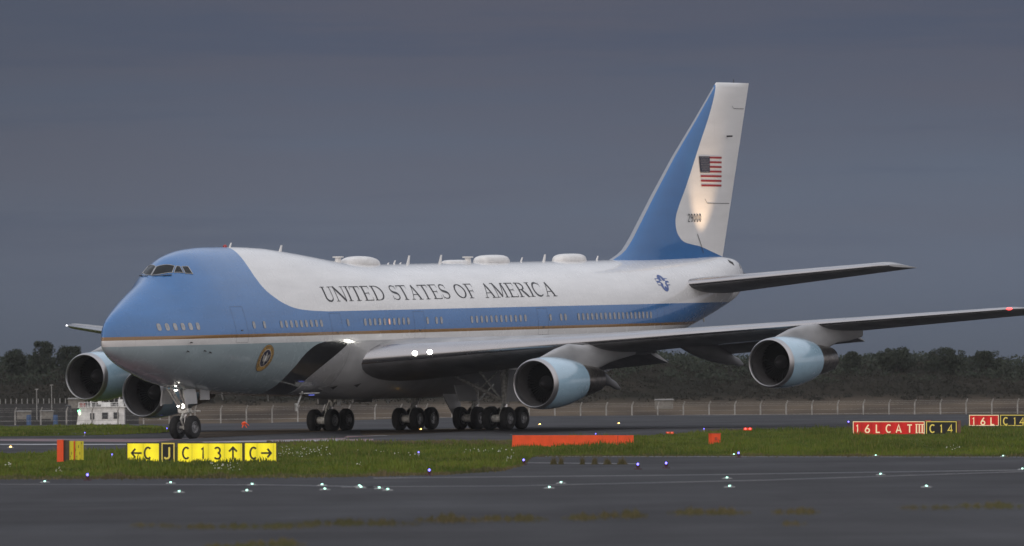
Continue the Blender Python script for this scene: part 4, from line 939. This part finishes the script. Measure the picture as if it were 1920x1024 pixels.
# ------------------------------------------------------------------ fence
fr = empty('perimeter_fence', (0, 860, -1.2), 'long wire perimeter fence with pale cranked concrete posts beyond the airfield', 'fence')
def fz(u): return None
FY = 860.; us = np.arange(-20, 1960, 48.2); P0 = None; px0 = [wp(u, 780, FY).x for u in us]
for x in px0:
    mb = MB(); mb.tube((x, 0, 0), (x, 0, 2.05), .07, .06, n=8); mb.tube((x, 0, 2.05), (x+.14, -.12, 2.42), .055, .04, n=8); mb.build('fence_post', M['conc2'], fr)
mb = MB()
for z in (.2, .7, 1.2, 1.6, 2.0, 2.15, 2.3): mb.tube((px0[0], 0 if z < 2.1 else -.06, z), (px0[-1], 0 if z < 2.1 else -.06, z), .008 if z != 1.2 else .02, n=4)
mb.build('fence_wires', M['postm'], fr)
# second distant railing on the embankment at left
fr2 = empty('distant_railing', (0, 1046, -.9), 'distant low railing with short white posts along the foot of the embankment', 'railing')
zr = wp(60, 757, 1046).z+.9
mb = MB()
for i, u in enumerate(np.arange(-10, 260, 10.2)): x = wp(u, 750, 1046).x; MB().tube((x, 0, 0), (x, 0, zr+.55), .04, n=6).build('railing_post', M['postm'], fr2)
xa, xb = wp(-20, 750, 1046).x, wp(260, 750, 1046).x; mb.box(((xa+xb)/2, -.15, zr/2-.05), (xb-xa, .1, zr+.1)); mb.build('railing_base', mat('dark_wall', (.035, .035, .035), .8), fr2)
# mast poles
for i, (u, vt) in enumerate(((69, 730), (97, 722), (300, 726))):
    P = wp(u, 770, 1044); zt = wp(u, vt, 1044).z; mb = MB(); mb.tube((0, 0, -1), (0, 0, zt-P.z), .05, .03, n=8); mb.box((0, 0, zt-P.z), (.35, .1, .08))
    b = mb.build('light_pole', M['postm'], label=('shortest thin light pole far off at left', 'tallest thin light pole left of the outer engine', 'thin light pole behind the far inner engine')[i], cat='pole', group='far thin light poles'); b.location = P
# boat deckhouse behind the fence
BY = 905.; P = wp(143, 797, BY); kb = FPX/BY
r = empty('work_boat', P, 'white work boat deckhouse with roof railings moored beyond the fence at left', 'boat')
X = lambda u: (u-143)/kb; Zb = lambda v: (797-v)/kb
mb = MB(); V = [(X(140), 0, -1), (X(233), 0, -1), (X(233), 0, Zb(765)), (X(149), 0, Zb(765))]; V += [(a, 2.2, c) for a, b, c in V]
mb.add(V, [(0, 1, 2, 3), (5, 4, 7, 6), (4, 0, 3, 7), (1, 5, 6, 2), (3, 2, 6, 7)]); mb.box((X(192), 1.1, Zb(764)+.02), (X(236)-X(144)-.0, 2.5, .09)); mb.build('deckhouse', M['boat'], r)
for a, b, c, d in ((191.5, 202.5, 774, 786), (213, 223, 774, 786), (169, 172, 775, 787), (174, 177, 775, 787)):
    w = MB().box((X((a+b)/2), -.03, (Zb(c)+Zb(d))/2), ((b-a)/kb, .05, (d-c)/kb)).build('cabin_window_pane', M['bwin'], r)
mb = MB()
for u in (148, 156, 165, 172, 180, 190, 200, 210, 218, 226, 232): mb.tube((X(u), .1, Zb(765)), (X(u), .1, Zb(755)), .025, n=6)
for v in (755.5, 760): mb.tube((X(147), .1, Zb(v)), (X(233), .1, Zb(v)), .022, n=6)
mb.box((X(198), .9, Zb(759)), (.9, .5, .42)); mb.box((X(226), .6, Zb(757)), (.45, .6, .75)); mb.box((X(187), .7, Zb(753)), (.35, .3, .6)); mb.tube((X(170), .6, Zb(765)), (X(170), .6, Zb(745)), .05, n=8); mb.tube((X(224), .6, Zb(756)), (X(224), .6, Zb(742)), .04, n=8)
mb.build('roof_railing', M['boat'], r)
MB().box((X(155), .3, Zb(760)), (.5, .3, .35)).build('life_ring_rack', mat('dull_red', (.3, .08, .07), .6), r)
MB().ball((X(148), -.06, Zb(771)), (.12, .08, .12)).build('navigation_lamp', M['navg'], r); MB().ball((X(149.5), -.08, Zb(775)), (.13, .08, .2)).build('deck_lamp', emis('deck_lamp', (.9, 1, .75), 1.4), r)
b = MB().lathe([(-1, .3), (Zb(763)*1., .3), (Zb(761), .25), (Zb(760), .1)], (0, 0, 0), (0, 0, 1), 20, cap1=True).build('mooring_dolphin', M['black'], label='black cylindrical mooring post left of the white boat', cat='post', smooth=True); b.location = wp(128, 797, BY-10)
for i, u in enumerate((54, 104)):
    b = MB().tube((0, 0, -.6), (0, 0, .45), .22, n=16).tube((0, 0, .45), (0, 0, .5), .19, n=16).build('blue_drum', M['bluebin'], label=('left of two blue drums beyond the fence', 'right of two blue drums beyond the fence')[i], cat='drum', group='blue drums beyond the fence'); b.location = wp(u, 788, BY)
# far pale sheds just above the railing
for i, (u0, u1, v0, v1, lab) in enumerate(((32, 58, 770, 776, 'low pale shed far off behind the left fence posts'), (76, 100, 769, 775, 'second low pale shed behind the fence nearer the black post'), (128, 160, 746, 755, 'long pale roof showing under the outer far engine'), (1228, 1262, 748, 756, 'small pale shed in the heat haze under the right wing'))):
    P = wp((u0+u1)/2, v1, 1038); w_ = (u1-u0)/FPX*1038; h_ = (v1-v0)/FPX*1038; mb = MB(); mb.box((0, 0, h_*.35-.3), (w_, 1.2, h_*.7+.6)); mb.add([(-w_/2-.1, -.8, h_*.7), (w_/2+.1, -.8, h_*.7), (w_/2+.1, .8, h_*.7), (-w_/2-.1, .8, h_*.7), (-w_/2, 0, h_), (w_/2, 0, h_)], [(0, 1, 5, 4), (2, 3, 4, 5), (0, 4, 3), (1, 2, 5), (3, 2, 1, 0)])
    b = mb.build('shed', mat('shed_wall', (.2, .19, .17), .7), label=lab, cat='shed', group='far sheds'); b.location = P
# ------------------------------------------------------------------ woods on the embankment
def leafmat(name, a, b):
    m = bpy.data.materials.new(name); t = NT(m); g = t.N.new('ShaderNodeNewGeometry')
    c = t.mix(t.rng(g.outputs['Random Per Island'], 0, 1, 0, 1), a, b); t.L.new(c, t.b.inputs['Base Color']); t.b.inputs['Roughness'].default_value = .9; t.b.inputs['Specular IOR Level'].default_value = .03; return m
M['leaf'] = leafmat('leaves', (.032, .042, .032), (.048, .056, .04)); M['scrub'] = leafmat('scrub_leaves', (.036, .033, .027), (.026, .028, .022)); M['bark'] = mat('bark', (.06, .05, .04), .9)
def leaves(cen, size, N_=None):
    cen = np.array(cen); n_ = len(cen); d1 = rng.normal(size=(n_, 3)); d1 /= np.linalg.norm(d1, axis=1)[:, None]; d2 = rng.normal(size=(n_, 3)); d2 -= d1*np.sum(d1*d2, 1)[:, None]; d2 /= np.linalg.norm(d2, axis=1)[:, None]
    s = size*rng.uniform(.5, 1.2, n_)[:, None]; V = np.empty((n_*4, 3)); V[0::4] = cen-d1*s; V[1::4] = cen-d2*s*.6; V[2::4] = cen+d1*s; V[3::4] = cen+d2*s*.6
    return V.tolist(), [(4*i, 4*i+1, 4*i+2, 4*i+3) for i in range(n_)]
def clump(c, r, n_):
    p = rng.normal(size=(n_, 3)); p /= np.linalg.norm(p, axis=1)[:, None]; return (np.array(c)+p*np.array(r)*rng.uniform(.55, 1.05, n_)[:, None]).tolist()
pts = []; pts2 = []
for _ in range(1100):
    y = random.uniform(1105, 1185); x = random.uniform(-75, 75); s = random.uniform(.8, 1.7); side = .75+.25*math.sin(x*.11+.6)+.15*math.sin(x*.31)
    z = terr(x, y); pts += clump((x, y, z+s*.35*side), (s*1.3, s*1.2, s*.75*side), 55)
for _ in range(3800):
    y = random.uniform(1062, 1135); x = random.uniform(-75, 75)
    if terr(x, y) < .9: continue
    s = random.uniform(.35, .9); pts2 += clump((x, y, terr(x, y)+s*.25), (s*1.4, s, s*.55), 26)
V, F = leaves(pts, .2); mb = MB(); mb.v = V; mb.f = F; mb.m = [0]*len(F); mb.build('woodland', M['leaf'], kind='stuff')
V, F = leaves(pts2, .14); mb = MB(); mb.v = V; mb.f = F; mb.m = [0]*len(F); mb.build('scrub', M['scrub'], kind='stuff')
def tree(u, vt, wpx, label, y=1118):
    x = wp(u, 700, y).x; zt = wp(u, vt, y).z; zb = terr(x, y)-.2; w = wpx/FPX*y/2; h = zt-zb
    r = empty('tree', (x, y, zb), label, 'tree', 'trees on the embankment skyline')
    mb = MB(); mb.tube((0, 0, 0), (0, 0, h*.6), .16, .08, n=8)
    for k_ in range(7): a = random.uniform(0, 6.28); mb.tube((0, 0, h*(.25+.05*k_)), (w*.6*math.cos(a), w*.5*math.sin(a), h*(.5+.05*k_)), .06, .02, n=6)
    mb.build('trunk', M['bark'], r); c = []
    for k_ in range(70):
        a = random.uniform(0, 6.28); q = random.random()**.5; zz = random.uniform(.25, .95); rr = w*math.sqrt(max(.05, 1-((zz-.5)/.52)**2))*q*.85
        s = random.uniform(.3, .62)*min(1, w/1.3); c += clump((rr*math.cos(a), rr*math.sin(a)*.9, h*zz-.1), (s, s, s*.75), 75)
    V, F = leaves(c, .13); mb = MB(); mb.v = V; mb.f = F; mb.m = [0]*len(F); mb.build('crown', M['leaf'], r)
tree(80, 639, 60, 'round dark tree rising above the skyline at far left'); tree(133, 648, 62, 'lower broad dark tree just right of the round one at far left')
tree(28, 656, 50, 'low bushy tree left of the round tree at the picture edge')
tree(1680, 652, 90, 'broad dark tree in the skyline above the nearer red sign'); tree(1775, 653, 100, 'broad dark tree on the skyline left of the wingtip lamp'); tree(1850, 658, 70, 'rightmost dark skyline tree below the wingtip'); tree(1596, 660, 36, 'small dark tree on the skyline right of the outer near engine')
# ================================================================== SKY AND LIGHT
SUN_EL, SUN_DIR = math.radians(14), (-.62, -.78)
sun_rot = math.atan2(SUN_DIR[0], SUN_DIR[1])
W = bpy.data.worlds.new('World'); S.world = W; W.use_nodes = True; nt = W.node_tree; N = nt.nodes; L = nt.links
bg = next(n_ for n_ in N if n_.type == 'BACKGROUND'); sky = N.new('ShaderNodeTexSky'); sky.sky_type = 'NISHITA'; sky.sun_disc = False
sky.sun_elevation = SUN_EL; sky.sun_rotation = sun_rot; sky.air_density = 1.5; sky.dust_density = 3
tc = N.new('ShaderNodeTexCoord'); sp = N.new('ShaderNodeSeparateXYZ'); L.new(tc.outputs['Generated'], sp.inputs[0])
def mth(op, a, b=None, c=None):
    q = N.new('ShaderNodeMath'); q.operation = op
    for i, v in enumerate((a, b, c)):
        if v is None: continue
        if isinstance(v, (int, float)): q.inputs[i].default_value = v
        else: L.new(v, q.inputs[i])
    return q.outputs[0]
def mrange(v, a, b, c, d, smooth=False):
    q = N.new('ShaderNodeMapRange'); q.interpolation_type = 'SMOOTHSTEP' if smooth else 'LINEAR'
    for i, k_ in ((1, a), (2, b), (3, c), (4, d)): q.inputs[i].default_value = k_
    L.new(v, q.inputs[0]); return q.outputs[0]
def mixc(f, a, b):
    q = N.new('ShaderNodeMix'); q.data_type = 'RGBA'
    for i, v in ((0, f), (6, a), (7, b)):
        if isinstance(v, tuple): q.inputs[i].default_value = (*v, 1)
        else: L.new(v, q.inputs[i])
    return q.outputs[2]
z = sp.outputs[2]; yy = sp.outputs[1]
mp = N.new('ShaderNodeMapping'); mp.inputs['Scale'].default_value = (9, 9, 95); L.new(tc.outputs['Generated'], mp.inputs[0])
nz = N.new('ShaderNodeTexNoise'); nz.inputs['Scale'].default_value = 1.6; nz.inputs['Detail'].default_value = 5; nz.inputs['Roughness'].default_value = .5; L.new(mp.outputs[0], nz.inputs[0])
mp2 = N.new('ShaderNodeMapping'); mp2.inputs['Scale'].default_value = (14, 14, 210); mp2.inputs['Location'].default_value = (3, 1, 5); L.new(tc.outputs['Generated'], mp2.inputs[0])
nz2 = N.new('ShaderNodeTexNoise'); nz2.inputs['Scale'].default_value = 1.3; nz2.inputs['Detail'].default_value = 6; nz2.inputs['Roughness'].default_value = .6; L.new(mp2.outputs[0], nz2.inputs[0])
band = mrange(nz.outputs[0], .3, .7, 0, 1, True)
low = mixc(mrange(z, .0, .014, 0, 1, True), (.092, .110, .146), (.118, .144, .200)); low = mixc(mrange(z, .018, .042, 0, 1, True), low, (.072, .094, .150))
up_ = mrange(z, .008, .03, .15, 1); low = mixc(mth('MULTIPLY', mth('MULTIPLY', band, .42), up_), low, (.120, .113, .142)); low = mixc(mth('MULTIPLY', mth('MULTIPLY', mrange(nz2.outputs[0], .48, .7, 0, 1, True), .55), up_), low, (.070, .092, .150)); low = mixc(mrange(sp.outputs[0], -.02, -.06, 0, .28), low, (.07, .078, .10))
high = (.78, .83, .94)
f = mrange(z, .08, .6, 0, 1, True); ahead = mixc(f, low, high)
back = mixc(mrange(z, .0, .5, 0, 1), (.92, .84, .82), (1.0, .99, 1.03))
side_ = mth('SUBTRACT', yy, mth('MULTIPLY', sp.outputs[0], .35)); cl = mixc(mrange(side_, -.5, .85, 1, 0, True), ahead, back)
cl = mixc(mrange(z, -.03, -.005, 1, 0), cl, (.06, .06, .06))
ov = N.new('ShaderNodeMix'); ov.data_type = 'RGBA'; ov.inputs[0].default_value = .93
sc_ = N.new('ShaderNodeMix'); sc_.data_type = 'RGBA'; sc_.blend_type = 'MULTIPLY'; sc_.inputs[0].default_value = 1; L.new(sky.outputs[0], sc_.inputs[6]); sc_.inputs[7].default_value = (.06, .06, .06, 1)
L.new(sc_.outputs[2], ov.inputs[6]); L.new(cl, ov.inputs[7])
L.new(ov.outputs[2], bg.inputs[0]); bg.inputs[1].default_value = 1.0
sl = bpy.data.lights.new('sun', 'SUN'); sl.energy = .5; sl.angle = math.radians(15); sl.color = (1, .9, .82)
so = bpy.data.objects.new('sun', sl); COL.objects.link(so); d = Vector((SUN_DIR[0]*math.cos(SUN_EL), SUN_DIR[1]*math.cos(SUN_EL), math.sin(SUN_EL))); so.rotation_euler = (-d).to_track_quat('-Z', 'Y').to_euler()
hz = bpy.data.materials.new('haze'); hz.use_nodes = True; hn = hz.node_tree; hn.nodes.clear(); ho = hn.nodes.new('ShaderNodeOutputMaterial'); hv_ = hn.nodes.new('ShaderNodeVolumePrincipled'); hv_.inputs['Density'].default_value = .000035; hv_.inputs['Color'].default_value = (.8, .82, .86, 1); hn.links.new(hv_.outputs[0], ho.inputs['Volume'])
MB().box((0, 640, 10), (260, 1480, 23)).build('haze', hz, kind='stuff')
# camera
cd = bpy.data.cameras.new('camera'); co = bpy.data.objects.new('camera', cd); COL.objects.link(co); S.camera = co
cd.sensor_width = 36; cd.lens = FPX*36/1920; cd.clip_end = 40000; cd.clip_start = 1
R3 = np.stack([Rw, Uw, -Fw], 1); m4 = np.eye(4); m4[:3, :3] = R3; m4[:3, 3] = Cw; co.matrix_world = Matrix(m4.tolist())
cd.dof.use_dof = True; cd.dof.focus_distance = 440; cd.dof.aperture_fstop = 4.2
S.view_settings.view_transform = 'Standard'; S.view_settings.look = 'None'; S.view_settings.exposure = 0; S.view_settings.gamma = 1
S.render.resolution_x = 1024; S.render.resolution_y = 546
